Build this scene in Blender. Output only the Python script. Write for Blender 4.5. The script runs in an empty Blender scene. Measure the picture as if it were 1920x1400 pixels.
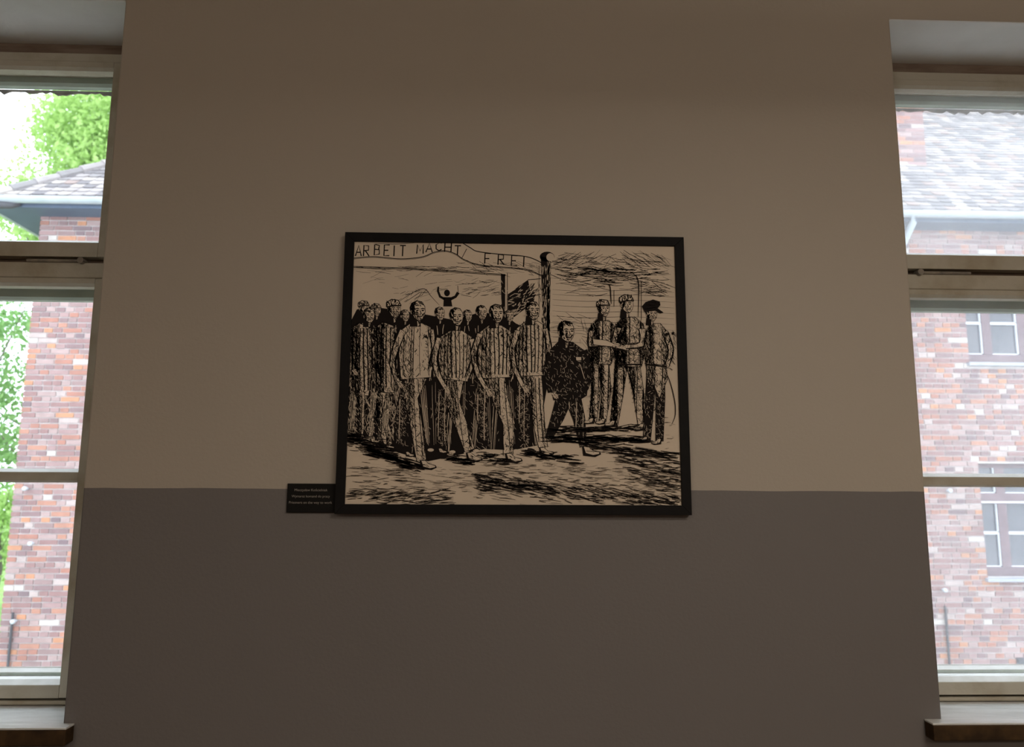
import bpy, math, random
import numpy as np
from mathutils import Matrix, Vector

R = random.Random(7)
SC = bpy.context.scene
COL = SC.collection
EYE = 1.60                      # camera height above the room floor

# ------------------------------------------------------------------ camera
FPX = 18.0 / 23.6 * 1920.0
PITCH, YAW, ROLL = [math.radians(a) for a in (8.70, 1.877, 0.259)]

def ray(px, py):
    a, b = (px - 960) / FPX, (py - 700) / FPX
    c, s = math.cos(ROLL), math.sin(ROLL)
    u, v = c * a + s * b, -s * a + c * b
    c, s = math.cos(PITCH), math.sin(PITCH)
    yr, z = c + s * v, s - c * v
    c, s = math.cos(YAW), math.sin(YAW)
    return Vector((c * u + s * yr, -s * u + c * yr, z))

def project(x, y, z):
    z = z - EYE
    c, s = math.cos(YAW), math.sin(YAW)
    xr, yr = c * x - s * y, s * x + c * y
    c, s = math.cos(PITCH), math.sin(PITCH)
    yf, zu = c * yr + s * z, -s * yr + c * z
    u, v = xr / yf, -zu / yf
    c, s = math.cos(ROLL), math.sin(ROLL)
    return 960 + FPX * (c * u - s * v), 700 + FPX * (s * u + c * v)

fw = ray(960, 700).normalized()
rt = (ray(961, 700) - ray(960, 700)).normalized()
up = (ray(960, 699) - ray(960, 700)).normalized()
cam = bpy.data.cameras.new('camera')
cam.sensor_fit = 'HORIZONTAL'; cam.sensor_width = 23.6; cam.lens = 18.0
cam.clip_start = 0.05; cam.clip_end = 500
cam.dof.use_dof = True; cam.dof.focus_distance = 2.42; cam.dof.aperture_fstop = 2.6
co = bpy.data.objects.new('camera', cam); COL.objects.link(co)
M = Matrix((rt, up, -fw)).transposed().to_4x4(); M.translation = (0, 0, EYE)
co.matrix_world = M
SC.camera = co

# ------------------------------------------------------------------ overcast sky, exposure
w = bpy.data.worlds.new('overcast_sky'); SC.world = w; w.use_nodes = True
bg = w.node_tree.nodes['Background']
bg.inputs['Color'].default_value = (0.82, 0.915, 1.0, 1); bg.inputs['Strength'].default_value = 4.2
SC.view_settings.view_transform = 'Standard'; SC.view_settings.look = 'None'
SC.view_settings.gamma = 1.0; SC.view_settings.exposure = 0.0
SC.view_settings.use_curve_mapping = False
SC.cycles.transparent_max_bounces = 24
LAMP_POWER = 32.0                # radiance of the diffusers of the added lamps

# ------------------------------------------------------------------ materials
def mat(name, color, rough=0.6, color2=None, scale=8.0, detail=4.0, bump=0.0, bscale=60.0, stretch=None, lo=0.35, hi=0.65, spec=0.3):
    m = bpy.data.materials.new(name); m.use_nodes = True
    nt = m.node_tree; b = nt.nodes['Principled BSDF']
    b.inputs['Base Color'].default_value = (*color, 1); b.inputs['Roughness'].default_value = rough
    b.inputs['Specular IOR Level'].default_value = spec
    tc = nt.nodes.new('ShaderNodeTexCoord'); src = tc.outputs['Object']
    if stretch:
        mp = nt.nodes.new('ShaderNodeMapping'); mp.inputs['Scale'].default_value = stretch
        nt.links.new(src, mp.inputs['Vector']); src = mp.outputs['Vector']
    if color2:
        n = nt.nodes.new('ShaderNodeTexNoise'); n.inputs['Scale'].default_value = scale; n.inputs['Detail'].default_value = detail
        nt.links.new(src, n.inputs['Vector'])
        r = nt.nodes.new('ShaderNodeValToRGB')
        r.color_ramp.elements[0].position = lo; r.color_ramp.elements[1].position = hi
        r.color_ramp.elements[0].color = (*color, 1); r.color_ramp.elements[1].color = (*color2, 1)
        nt.links.new(n.outputs['Fac'], r.inputs['Fac']); nt.links.new(r.outputs['Color'], b.inputs['Base Color'])
    if bump:
        n2 = nt.nodes.new('ShaderNodeTexNoise'); n2.inputs['Scale'].default_value = bscale; n2.inputs['Detail'].default_value = 3
        nt.links.new(src, n2.inputs['Vector'])
        bp = nt.nodes.new('ShaderNodeBump'); bp.inputs['Strength'].default_value = bump; bp.inputs['Distance'].default_value = 0.01
        nt.links.new(n2.outputs['Fac'], bp.inputs['Height']); nt.links.new(bp.outputs['Normal'], b.inputs['Normal'])
    return m

DADO_Z = EYE + 0.010
def wall_paint():
    m = mat('two_tone_wall_paint', (0.40, 0.335, 0.265), 0.55, bump=0.10, bscale=90)
    nt = m.node_tree; b = nt.nodes['Principled BSDF']
    g = nt.nodes.new('ShaderNodeNewGeometry'); sp = nt.nodes.new('ShaderNodeSeparateXYZ')
    nt.links.new(g.outputs['Position'], sp.inputs[0])
    nz = nt.nodes.new('ShaderNodeTexNoise'); nz.inputs['Scale'].default_value = 6
    nt.links.new(g.outputs['Position'], nz.inputs['Vector'])
    ad = nt.nodes.new('ShaderNodeMath'); ad.operation = 'MULTIPLY_ADD'
    ad.inputs[1].default_value = 0.006; nt.links.new(nz.outputs['Fac'], ad.inputs[0]); nt.links.new(sp.outputs['Z'], ad.inputs[2])
    gt = nt.nodes.new('ShaderNodeMath'); gt.operation = 'GREATER_THAN'; gt.inputs[1].default_value = DADO_Z + 0.003
    nt.links.new(ad.outputs[0], gt.inputs[0])
    n2 = nt.nodes.new('ShaderNodeTexNoise'); n2.inputs['Scale'].default_value = 1.6; n2.inputs['Detail'].default_value = 5
    nt.links.new(g.outputs['Position'], n2.inputs['Vector'])
    up_ = nt.nodes.new('ShaderNodeMix'); up_.data_type = 'RGBA'
    up_.inputs['A'].default_value = (0.405, 0.362, 0.308, 1); up_.inputs['B'].default_value = (0.44, 0.39, 0.33, 1)
    lo_ = nt.nodes.new('ShaderNodeMix'); lo_.data_type = 'RGBA'
    lo_.inputs['A'].default_value = (0.160, 0.148, 0.144, 1); lo_.inputs['B'].default_value = (0.178, 0.164, 0.159, 1)
    for q in (up_, lo_): nt.links.new(n2.outputs['Fac'], q.inputs['Factor'])
    mx = nt.nodes.new('ShaderNodeMix'); mx.data_type = 'RGBA'
    nt.links.new(gt.outputs[0], mx.inputs['Factor']); nt.links.new(lo_.outputs['Result'], mx.inputs['A']); nt.links.new(up_.outputs['Result'], mx.inputs['B'])
    nt.links.new(mx.outputs['Result'], b.inputs['Base Color'])
    return m

def random_ramp(name, stops, rough=0.85, bump=0.4, bscale=40, dirt=0.35):
    """a colour of its own for every piece: object random for single pieces, island random for joined ones"""
    m = bpy.data.materials.new(name); m.use_nodes = True
    nt = m.node_tree; b = nt.nodes['Principled BSDF']; b.inputs['Roughness'].default_value = rough
    b.inputs['Specular IOR Level'].default_value = 0.2
    oi = nt.nodes.new('ShaderNodeObjectInfo'); g = nt.nodes.new('ShaderNodeNewGeometry')
    a = nt.nodes.new('ShaderNodeMath'); a.operation = 'ADD'
    nt.links.new(oi.outputs['Random'], a.inputs[0]); nt.links.new(g.outputs['Random Per Island'], a.inputs[1])
    f = nt.nodes.new('ShaderNodeMath'); f.operation = 'FRACT'; nt.links.new(a.outputs[0], f.inputs[0])
    r = nt.nodes.new('ShaderNodeValToRGB'); r.color_ramp.interpolation = 'CONSTANT'
    els = r.color_ramp.elements
    while len(els) < len(stops): els.new(0.5)
    for i, (p, c) in enumerate(stops): els[i].position = p; els[i].color = (*c, 1)
    nt.links.new(f.outputs[0], r.inputs['Fac'])
    n = nt.nodes.new('ShaderNodeTexNoise'); n.inputs['Scale'].default_value = 9; n.inputs['Detail'].default_value = 5
    nt.links.new(g.outputs['Position'], n.inputs['Vector'])
    n3 = nt.nodes.new('ShaderNodeTexNoise'); n3.inputs['Scale'].default_value = 0.7; n3.inputs['Detail'].default_value = 3
    nt.links.new(g.outputs['Position'], n3.inputs['Vector'])
    su = nt.nodes.new('ShaderNodeMath'); su.operation = 'MULTIPLY'; nt.links.new(n.outputs['Fac'], su.inputs[0]); nt.links.new(n3.outputs['Fac'], su.inputs[1])
    mr = nt.nodes.new('ShaderNodeMapRange'); mr.inputs['From Min'].default_value = 0.15; mr.inputs['From Max'].default_value = 0.40
    mr.inputs['To Min'].default_value = 0.0; mr.inputs['To Max'].default_value = dirt
    nt.links.new(su.outputs[0], mr.inputs['Value'])
    mx = nt.nodes.new('ShaderNodeMix'); mx.data_type = 'RGBA'; mx.inputs['B'].default_value = (0.12, 0.09, 0.09, 1)
    nt.links.new(mr.outputs['Result'], mx.inputs['Factor']); nt.links.new(r.outputs['Color'], mx.inputs['A'])
    nt.links.new(mx.outputs['Result'], b.inputs['Base Color'])
    bp = nt.nodes.new('ShaderNodeBump'); bp.inputs['Strength'].default_value = bump; bp.inputs['Distance'].default_value = 0.01
    n2 = nt.nodes.new('ShaderNodeTexNoise'); n2.inputs['Scale'].default_value = bscale; nt.links.new(g.outputs['Position'], n2.inputs['Vector'])
    nt.links.new(n2.outputs['Fac'], bp.inputs['Height']); nt.links.new(bp.outputs['Normal'], b.inputs['Normal'])
    return m

def glass(name, veil, tint=(1, 1, 1)):  # translucent share whitens the view, standing in for lens glare
    m = bpy.data.materials.new(name); m.use_nodes = True
    nt = m.node_tree; nt.nodes.remove(nt.nodes['Principled BSDF']); out = nt.nodes['Material Output']
    tr = nt.nodes.new('ShaderNodeBsdfTransparent'); tr.inputs['Color'].default_value = (*tint, 1)
    gl = nt.nodes.new('ShaderNodeBsdfGlossy'); gl.inputs['Roughness'].default_value = 0.02
    tl = nt.nodes.new('ShaderNodeBsdfTranslucent'); tl.inputs['Color'].default_value = (0.9, 0.92, 0.95, 1)
    m1 = nt.nodes.new('ShaderNodeMixShader'); m1.inputs[0].default_value = 0.03
    nt.links.new(tr.outputs[0], m1.inputs[1]); nt.links.new(gl.outputs[0], m1.inputs[2])
    m2 = nt.nodes.new('ShaderNodeMixShader')
    n = nt.nodes.new('ShaderNodeTexNoise'); n.inputs['Scale'].default_value = 2.5; n.inputs['Detail'].default_value = 4
    tc = nt.nodes.new('ShaderNodeTexCoord'); nt.links.new(tc.outputs['Object'], n.inputs['Vector'])
    mr = nt.nodes.new('ShaderNodeMapRange'); mr.inputs['From Min'].default_value = 0.3; mr.inputs['From Max'].default_value = 0.7
    mr.inputs['To Min'].default_value = veil * 0.75; mr.inputs['To Max'].default_value = veil * 1.25
    nt.links.new(n.outputs['Fac'], mr.inputs['Value']); nt.links.new(mr.outputs['Result'], m2.inputs[0])
    nt.links.new(m1.outputs[0], m2.inputs[1]); nt.links.new(tl.outputs[0], m2.inputs[2])
    nt.links.new(m2.outputs[0], out.inputs['Surface'])
    return m

def emit(name, color, s):
    m = bpy.data.materials.new(name); m.use_nodes = True
    b = m.node_tree.nodes['Principled BSDF']
    b.inputs['Base Color'].default_value = (0.8, 0.8, 0.8, 1)
    b.inputs['Emission Color'].default_value = (*color, 1); b.inputs['Emission Strength'].default_value = s
    return m

def leaf_mat(name, c1, c2):
    m = bpy.data.materials.new(name); m.use_nodes = True
    nt = m.node_tree; nt.nodes.remove(nt.nodes['Principled BSDF']); out = nt.nodes['Material Output']
    g = nt.nodes.new('ShaderNodeNewGeometry'); mx = nt.nodes.new('ShaderNodeMix'); mx.data_type = 'RGBA'
    mx.inputs['A'].default_value = (*c1, 1); mx.inputs['B'].default_value = (*c2, 1)
    nt.links.new(g.outputs['Random Per Island'], mx.inputs['Factor'])
    d = nt.nodes.new('ShaderNodeBsdfDiffuse'); t = nt.nodes.new('ShaderNodeBsdfTranslucent')
    nt.links.new(mx.outputs['Result'], d.inputs['Color']); nt.links.new(mx.outputs['Result'], t.inputs['Color'])
    ms = nt.nodes.new('ShaderNodeMixShader'); ms.inputs[0].default_value = 0.5
    nt.links.new(d.outputs[0], ms.inputs[1]); nt.links.new(t.outputs[0], ms.inputs[2]); nt.links.new(ms.outputs[0], out.inputs['Surface'])
    return m

MT = dict(
    wall=wall_paint(),
    reveal=mat('pale_reveal_plaster', (0.76, 0.76, 0.74), 0.7, (0.70, 0.70, 0.68), 5, bump=0.15, bscale=60),
    ceiling=mat('ceiling_white', (0.62, 0.58, 0.52), 0.8, bump=0.1),
    roomwall=mat('room_wall_paint', (0.40, 0.335, 0.265), 0.7, bump=0.1),
    floor=mat('worn_floor_boards', (0.20, 0.125, 0.075), 0.5, (0.14, 0.085, 0.05), 4, stretch=(1, 12, 1)),
    wood=mat('aged_cream_window_paint', (0.45, 0.415, 0.34), 0.5, (0.32, 0.27, 0.19), 7, 6, bump=0.25, bscale=35, lo=0.48, hi=0.75),
    wood_out=mat('outer_grey_green_window_paint', (0.45, 0.52, 0.46), 0.5, (0.36, 0.42, 0.37), 6, bump=0.2, bscale=40),
    bead=mat('white_glazing_bead_paint', (0.74, 0.75, 0.74), 0.45, (0.62, 0.63, 0.60), 12),
    putty=mat('chipped_brown_putty', (0.20, 0.18, 0.17), 0.8, (0.32, 0.28, 0.26), 30),
    gapdark=mat('dark_brown_joint', (0.11, 0.08, 0.06), 0.8, (0.17, 0.12, 0.09), 14),
    headjoint=mat('brown_head_joint', (0.24, 0.185, 0.145), 0.8, (0.17, 0.12, 0.09), 8, 5, stretch=(1, 1, 6)),
    iron=mat('tarnished_iron', (0.16, 0.14, 0.12), 0.45, (0.26, 0.22, 0.17), 30, spec=0.6),
    sill=mat('worn_white_sill_paint', (0.78, 0.79, 0.79), 0.3, (0.62, 0.63, 0.62), 6, 5, stretch=(1, 4, 1), bump=0.15, bscale=30),
    sillfront=mat('bare_brown_sill_edge', (0.034, 0.021, 0.012), 0.7, (0.075, 0.044, 0.02), 25, 5, spec=0.1),
    zinc_sill=mat('white_metal_outer_sill', (0.72, 0.73, 0.74), 0.4),
    frame=mat('matt_black_frame_lacquer', (0.006, 0.0055, 0.0055), 0.6, (0.008, 0.007, 0.007), 40, spec=0.12),
    paper=mat('cream_print_paper', (0.64, 0.54, 0.43), 0.75, (0.67, 0.565, 0.45), 9),
    ink=mat('black_brown_ink', (0.016, 0.013, 0.012), 0.9, spec=0.05),
    plate=mat('black_caption_plastic', (0.007, 0.0065, 0.006), 0.6, (0.009, 0.008, 0.007), 50, spec=0.12),
    letter=mat('pale_grey_lettering', (0.30, 0.27, 0.24), 0.7),
    mortar=mat('grey_lime_mortar', (0.60, 0.56, 0.55), 0.9, (0.44, 0.40, 0.39), 3, 5, bump=0.4, bscale=50),
    bwin=mat('mauve_brown_window_paint', (0.21, 0.15, 0.165), 0.5, (0.16, 0.115, 0.13), 5),
    bwinlight=mat('pale_window_bead', (0.66, 0.70, 0.76), 0.5),
    bglass=mat('dark_reflecting_window_glass', (0.05, 0.055, 0.075), 0.06, (0.08, 0.08, 0.10), 2, spec=0.9),
    bsill=mat('grey_stone_window_sill', (0.40, 0.42, 0.47), 0.6, (0.32, 0.34, 0.39), 6),
    zinc=mat('zinc_gutter_metal', (0.45, 0.50, 0.54), 0.4, (0.38, 0.43, 0.47), 5, spec=0.5),
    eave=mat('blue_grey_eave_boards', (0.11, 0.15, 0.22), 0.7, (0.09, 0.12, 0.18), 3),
    darkpipe=mat('dark_iron_conductor', (0.07, 0.07, 0.08), 0.6),
    porcelain=mat('grey_white_porcelain', (0.52, 0.57, 0.62), 0.35),
    bark=mat('grey_tree_bark', (0.16, 0.14, 0.12), 0.9, (0.10, 0.085, 0.07), 9, bump=0.5, bscale=20),
    grass=mat('spring_grass', (0.13, 0.26, 0.05), 0.9, (0.20, 0.34, 0.08), 2, 6, bump=0.5, bscale=12),
    paving=mat('pale_gravel_street', (0.42, 0.40, 0.37), 0.9, (0.34, 0.33, 0.31), 5, 6, bump=0.4, bscale=30),
    leaf_a=leaf_mat('fresh_yellow_green_leaves', (0.36, 0.55, 0.16), (0.54, 0.72, 0.30)),
    leaf_b=leaf_mat('mid_green_leaves', (0.18, 0.36, 0.12), (0.34, 0.54, 0.22)),
    housing=mat('added_white_lamp_housing', (0.7, 0.7, 0.68), 0.4),
    lamp=emit('added_warm_lamp_diffuser', (1.0, 0.885, 0.745), LAMP_POWER),
    glass_l=glass('window_glass', 0.006),
    glass_r=glass('glare_veiled_glass', 0.055),  # lens glare over the right-hand view, put into the glass
    glass_r_up=glass('strongly_glare_veiled_glass', 0.10),  # stronger white veil imitates the overexposed view in the upper panes
)
BRICK = random_ramp('weathered_red_brick', [(0.0, (0.299, 0.176, 0.171)), (0.17, (0.387, 0.185, 0.144)), (0.30, (0.352, 0.229, 0.225)), (0.44, (0.255, 0.167, 0.171)),
                    (0.55, (0.440, 0.220, 0.162)), (0.64, (0.405, 0.290, 0.279)), (0.76, (0.299, 0.202, 0.198)), (0.85, (0.510, 0.246, 0.144)), (0.89, (0.475, 0.387, 0.369)), (0.94, (0.211, 0.150, 0.162)), (0.975, (0.581, 0.528, 0.495))])
TILE = random_ramp('weathered_grey_roof_tile', [(0.0, (0.26, 0.245, 0.25)), (0.3, (0.36, 0.33, 0.33)), (0.55, (0.19, 0.18, 0.19)), (0.75, (0.44, 0.40, 0.38)), (0.9, (0.32, 0.25, 0.23))], dirt=0.25)

# ------------------------------------------------------------------ mesh helpers
class MB:
    def __init__(s): s.v = []; s.f = []; s.mi = []
    def add(s, vs, fs, m=0):
        o = len(s.v); s.v += [tuple(p) for p in vs]; s.f += [tuple(i + o for i in f) for f in fs]; s.mi += [m] * len(fs); return s
    def box(s, x0, x1, y0, y1, z0, z1, m=0):
        return s.add([(x0, y0, z0), (x1, y0, z0), (x1, y1, z0), (x0, y1, z0), (x0, y0, z1), (x1, y0, z1), (x1, y1, z1), (x0, y1, z1)],
                     [(0, 3, 2, 1), (4, 5, 6, 7), (0, 1, 5, 4), (1, 2, 6, 5), (2, 3, 7, 6), (3, 0, 4, 7)], m)
    def prism_x(s, x0, x1, prof, m=0):          # profile of (y, z), extruded along x
        n = len(prof)
        vs = [(x0, y, z) for y, z in prof] + [(x1, y, z) for y, z in prof]
        fs = [tuple(range(n))[::-1], tuple(range(n, 2 * n))] + [(i, (i + 1) % n, n + (i + 1) % n, n + i) for i in range(n)]
        return s.add(vs, fs, m)
    def prism_z(s, z0, z1, prof, m=0):          # profile of (x, y), extruded along z
        n = len(prof)
        vs = [(x, y, z0) for x, y in prof] + [(x, y, z1) for x, y in prof]
        fs = [tuple(range(n))[::-1], tuple(range(n, 2 * n))] + [(i, (i + 1) % n, n + (i + 1) % n, n + i) for i in range(n)]
        return s.add(vs, fs, m)
    def tube(s, pts, r, n=8, m=0):
        pts = [Vector(p) for p in pts]; rs = r if isinstance(r, (list, tuple)) else [r] * len(pts)
        vs = []; fs = []
        for i, p in enumerate(pts):
            d = (pts[min(i + 1, len(pts) - 1)] - pts[max(i - 1, 0)]).normalized()
            a = d.cross(Vector((0, 0, 1)) if abs(d.z) < 0.9 else Vector((1, 0, 0))).normalized(); b = d.cross(a)
            for k in range(n):
                t = 2 * math.pi * k / n; vs.append(p + (a * math.cos(t) + b * math.sin(t)) * rs[i])
        for i in range(len(pts) - 1):
            for k in range(n):
                fs.append((i * n + k, i * n + (k + 1) % n, (i + 1) * n + (k + 1) % n, (i + 1) * n + k))
        fs += [tuple(range(n))[::-1], tuple(range((len(pts) - 1) * n, len(pts) * n))]
        return s.add(vs, fs, m)
    def build(s, name, material, parent=None, bevel=0.0, smooth=False):
        me = bpy.data.meshes.new(name); me.from_pydata(s.v, [], s.f)
        for q in (material if isinstance(material, (list, tuple)) else [material]): me.materials.append(q)
        if any(s.mi): me.polygons.foreach_set('material_index', s.mi)
        if smooth: me.polygons.foreach_set('use_smooth', [True] * len(me.polygons))
        me.update()
        o = bpy.data.objects.new(name, me); COL.objects.link(o)
        if parent: attach(o, parent)
        if bevel:
            b = o.modifiers.new('bevel', 'BEVEL'); b.width = bevel; b.segments = 2; b.limit_method = 'ANGLE'
        return o

def attach(o, parent):                           # geometry is written in world coordinates
    o.parent = parent
    o.matrix_parent_inverse = Matrix.Translation(-world_loc(parent))
def world_loc(o):
    return Vector(o.location)            # every location is written in world coordinates
def empty(name, loc):
    o = bpy.data.objects.new(name, None); o.location = loc; o.empty_display_size = 0.1; COL.objects.link(o); return o
def tag(o, label=None, cat=None, group=None, kind=None):
    if label: o['label'] = label
    if cat: o['category'] = cat
    if group: o['group'] = group
    if kind: o['kind'] = kind
    return o

# ------------------------------------------------------------------ room shell
WY0, WY1 = 2.40, 2.86                            # inner and outer face of the window wall
RX0, RX1, RY0, RZ1 = -3.8, 4.0, -3.6, 3.75
HEAD_Z = EYE + 1.598
SILL_Z = EYE - 0.672
OPEN = ((-2.922, -1.202), (1.359, 3.079))       # window openings

def window_wall():
    mb = MB()
    xs = [RX0 - 0.3, OPEN[0][0], OPEN[0][1], OPEN[1][0], OPEN[1][1], RX1 + 0.3]
    zs = [-0.2, SILL_Z - 0.012, HEAD_Z, RZ1 + 0.2]
    hole = lambda i, k: i in (1, 3) and k == 1
    idx = {}
    def vert(i, k, y):
        key = (i, k, y)
        if key not in idx: idx[key] = len(mb.v); mb.v.append((xs[i], y, zs[k]))
        return idx[key]
    for i in range(5):
        for k in range(3):
            if hole(i, k):
                for (a, b) in (((i, k), (i + 1, k)), ((i + 1, k), (i + 1, k + 1)), ((i + 1, k + 1), (i, k + 1)), ((i, k + 1), (i, k))):
                    mb.f.append((vert(*a, WY0), vert(*b, WY0), vert(*b, WY1), vert(*a, WY1))); mb.mi.append(1)
            else:
                mb.f.append((vert(i, k, WY0), vert(i + 1, k, WY0), vert(i + 1, k + 1, WY0), vert(i, k + 1, WY0))); mb.mi.append(0)
                mb.f.append((vert(i, k, WY1), vert(i, k + 1, WY1), vert(i + 1, k + 1, WY1), vert(i + 1, k, WY1))); mb.mi.append(1)
    loop = [(i, 0) for i in range(6)] + [(5, k) for k in range(1, 4)] + [(i, 3) for i in range(4, -1, -1)] + [(0, k) for k in (2, 1)]
    for a, b in zip(loop, loop[1:] + loop[:1]):
        mb.f.append((vert(*a, WY0), vert(*a, WY1), vert(*b, WY1), vert(*b, WY0))); mb.mi.append(1)
    o = mb.build('wall_front', [MT['wall'], MT['reveal']], bevel=0.006)
    return tag(o, 'beige wall with grey-brown lower half between the two windows', 'wall', kind='structure')
window_wall()
tag(MB().box(RX0 - 0.3, RX0, RY0, WY0, 0, RZ1).build('wall_left', MT['wall']), 'beige side wall of the room to the left', 'wall', kind='structure')
tag(MB().box(RX1, RX1 + 0.3, RY0, WY0, 0, RZ1).build('wall_right', MT['wall']), 'beige side wall of the room to the right', 'wall', kind='structure')
tag(MB().box(RX0 - 0.3, RX1 + 0.3, RY0 - 0.3, RY0, 0, RZ1).build('wall_back', MT['wall']), 'beige wall at the back of the room', 'wall', kind='structure')
tag(MB().box(RX0 - 0.3, RX1 + 0.3, RY0 - 0.3, WY0, -0.2, 0).build('floor', MT['floor']), 'brown board floor of the room', 'floor', kind='structure')
tag(MB().box(RX0 - 0.3, RX1 + 0.3, RY0 - 0.3, WY0, RZ1, RZ1 + 0.2).build('ceiling', MT['ceiling']), 'white ceiling of the room', 'ceiling', kind='structure')

# ------------------------------------------------------------------ unseen lamps added behind the viewer to give the wall its warm light
LAMP_Z = 3.05
def added_lamp(x, y, label):
    r = tag(empty('added_hanging_lamp', (x, y, RZ1)), label, 'lamp', 'added unseen lamps hanging from the ceiling')
    z = LAMP_Z
    for e in (-0.45, 0.45): MB().tube([(x + e, y, z), (x + e, y, RZ1 - 0.001)], 0.006, 6).build('rod', MT['housing'], r)
    MB().box(x - 0.64, x + 0.64, y - 0.16, y + 0.16, z - 0.07, z).build('housing', MT['housing'], r, bevel=0.008)
    prof = [(y - 0.15, z - 0.071), (y - 0.13, z - 0.13), (y + 0.13, z - 0.13), (y + 0.15, z - 0.071)]
    MB().prism_x(x - 0.62, x + 0.62, prof[::-1]).build('diffuser', MT['lamp'], r)
added_lamp(1.5, -0.5, 'added long white lamp, unseen behind the viewer on the right')
added_lamp(1.6, -2.5, 'added long white lamp, unseen at the right rear of the room')
added_lamp(-1.6, -2.5, 'added long white lamp, unseen at the left rear of the room')

# ------------------------------------------------------------------ windows
def rail_x(x0, x1, y0, y1, z0, z1, chamfer_top=0.0, chamfer_bot=0.0):
    """a horizontal bar; its edges towards the room can be chamfered"""
    ct, cb = chamfer_top, chamfer_bot
    prof = [(y0, z0 + cb), (y0 + cb, z0), (y1, z0), (y1, z1), (y0 + ct, z1), (y0, z1 - ct)]
    if ct == 0: prof = prof[:4] + [(y0, z1)]
    if cb == 0: prof = [(y0, z0)] + prof[2:]
    return MB().prism_x(x0, x1, prof)

def sash(win, name, x0, x1, z0, z1, y0, y1, st, top, bot, gm, wm, muntin=None, glass_y=None):
    """one leaf: stiles, rails, panes, beads; st/top/bot are member widths"""
    s = empty(name, ((x0 + x1) / 2, y0, z0)); attach(s, win)
    for a, b in ((x0, x0 + st), (x1 - st, x1)):
        MB().box(a, b, y0, y1, z0, z1).build('stile', wm, s, bevel=0.003)
    rail_x(x0 + st, x1 - st, y0, y1, z1 - top, z1, 0, 0.010).build('rail', wm, s)
    rail_x(x0 + st, x1 - st, y0, y1, z0, z0 + bot - 0.014).build('rail', wm, s)
    # glazing bead along the lower edge, sloped towards the room
    def bead(zb): MB().prism_x(x0 + st, x1 - st, [(y0 + 0.002, zb - 0.014), (y1 - 0.012, zb - 0.014), (y1 - 0.012, zb), (y0 + 0.026, zb), (y0 + 0.002, zb - 0.012)]).build('glazing_bead', MT['bead'], s)
    bead(z0 + bot)
    gy = glass_y or (y0 + y1) / 2
    zz = [z0 + bot, z1 - top]
    if muntin:
        m0, m1 = muntin
        rail_x(x0 + st, x1 - st, y0 + 0.002, y1, m0, m1 - 0.014, 0, 0.006).build('muntin', wm, s)
        bead(m1)
        spans = ((zz[0], m0), (m1, zz[1]))
    else:
        spans = (tuple(zz),)
    for a, b in spans:
        MB().box(x0 + st - 0.004, x1 - st + 0.004, gy - 0.0015, gy + 0.0015, a - 0.004, b + 0.004).build('pane', gm, s)
    return s

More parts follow.
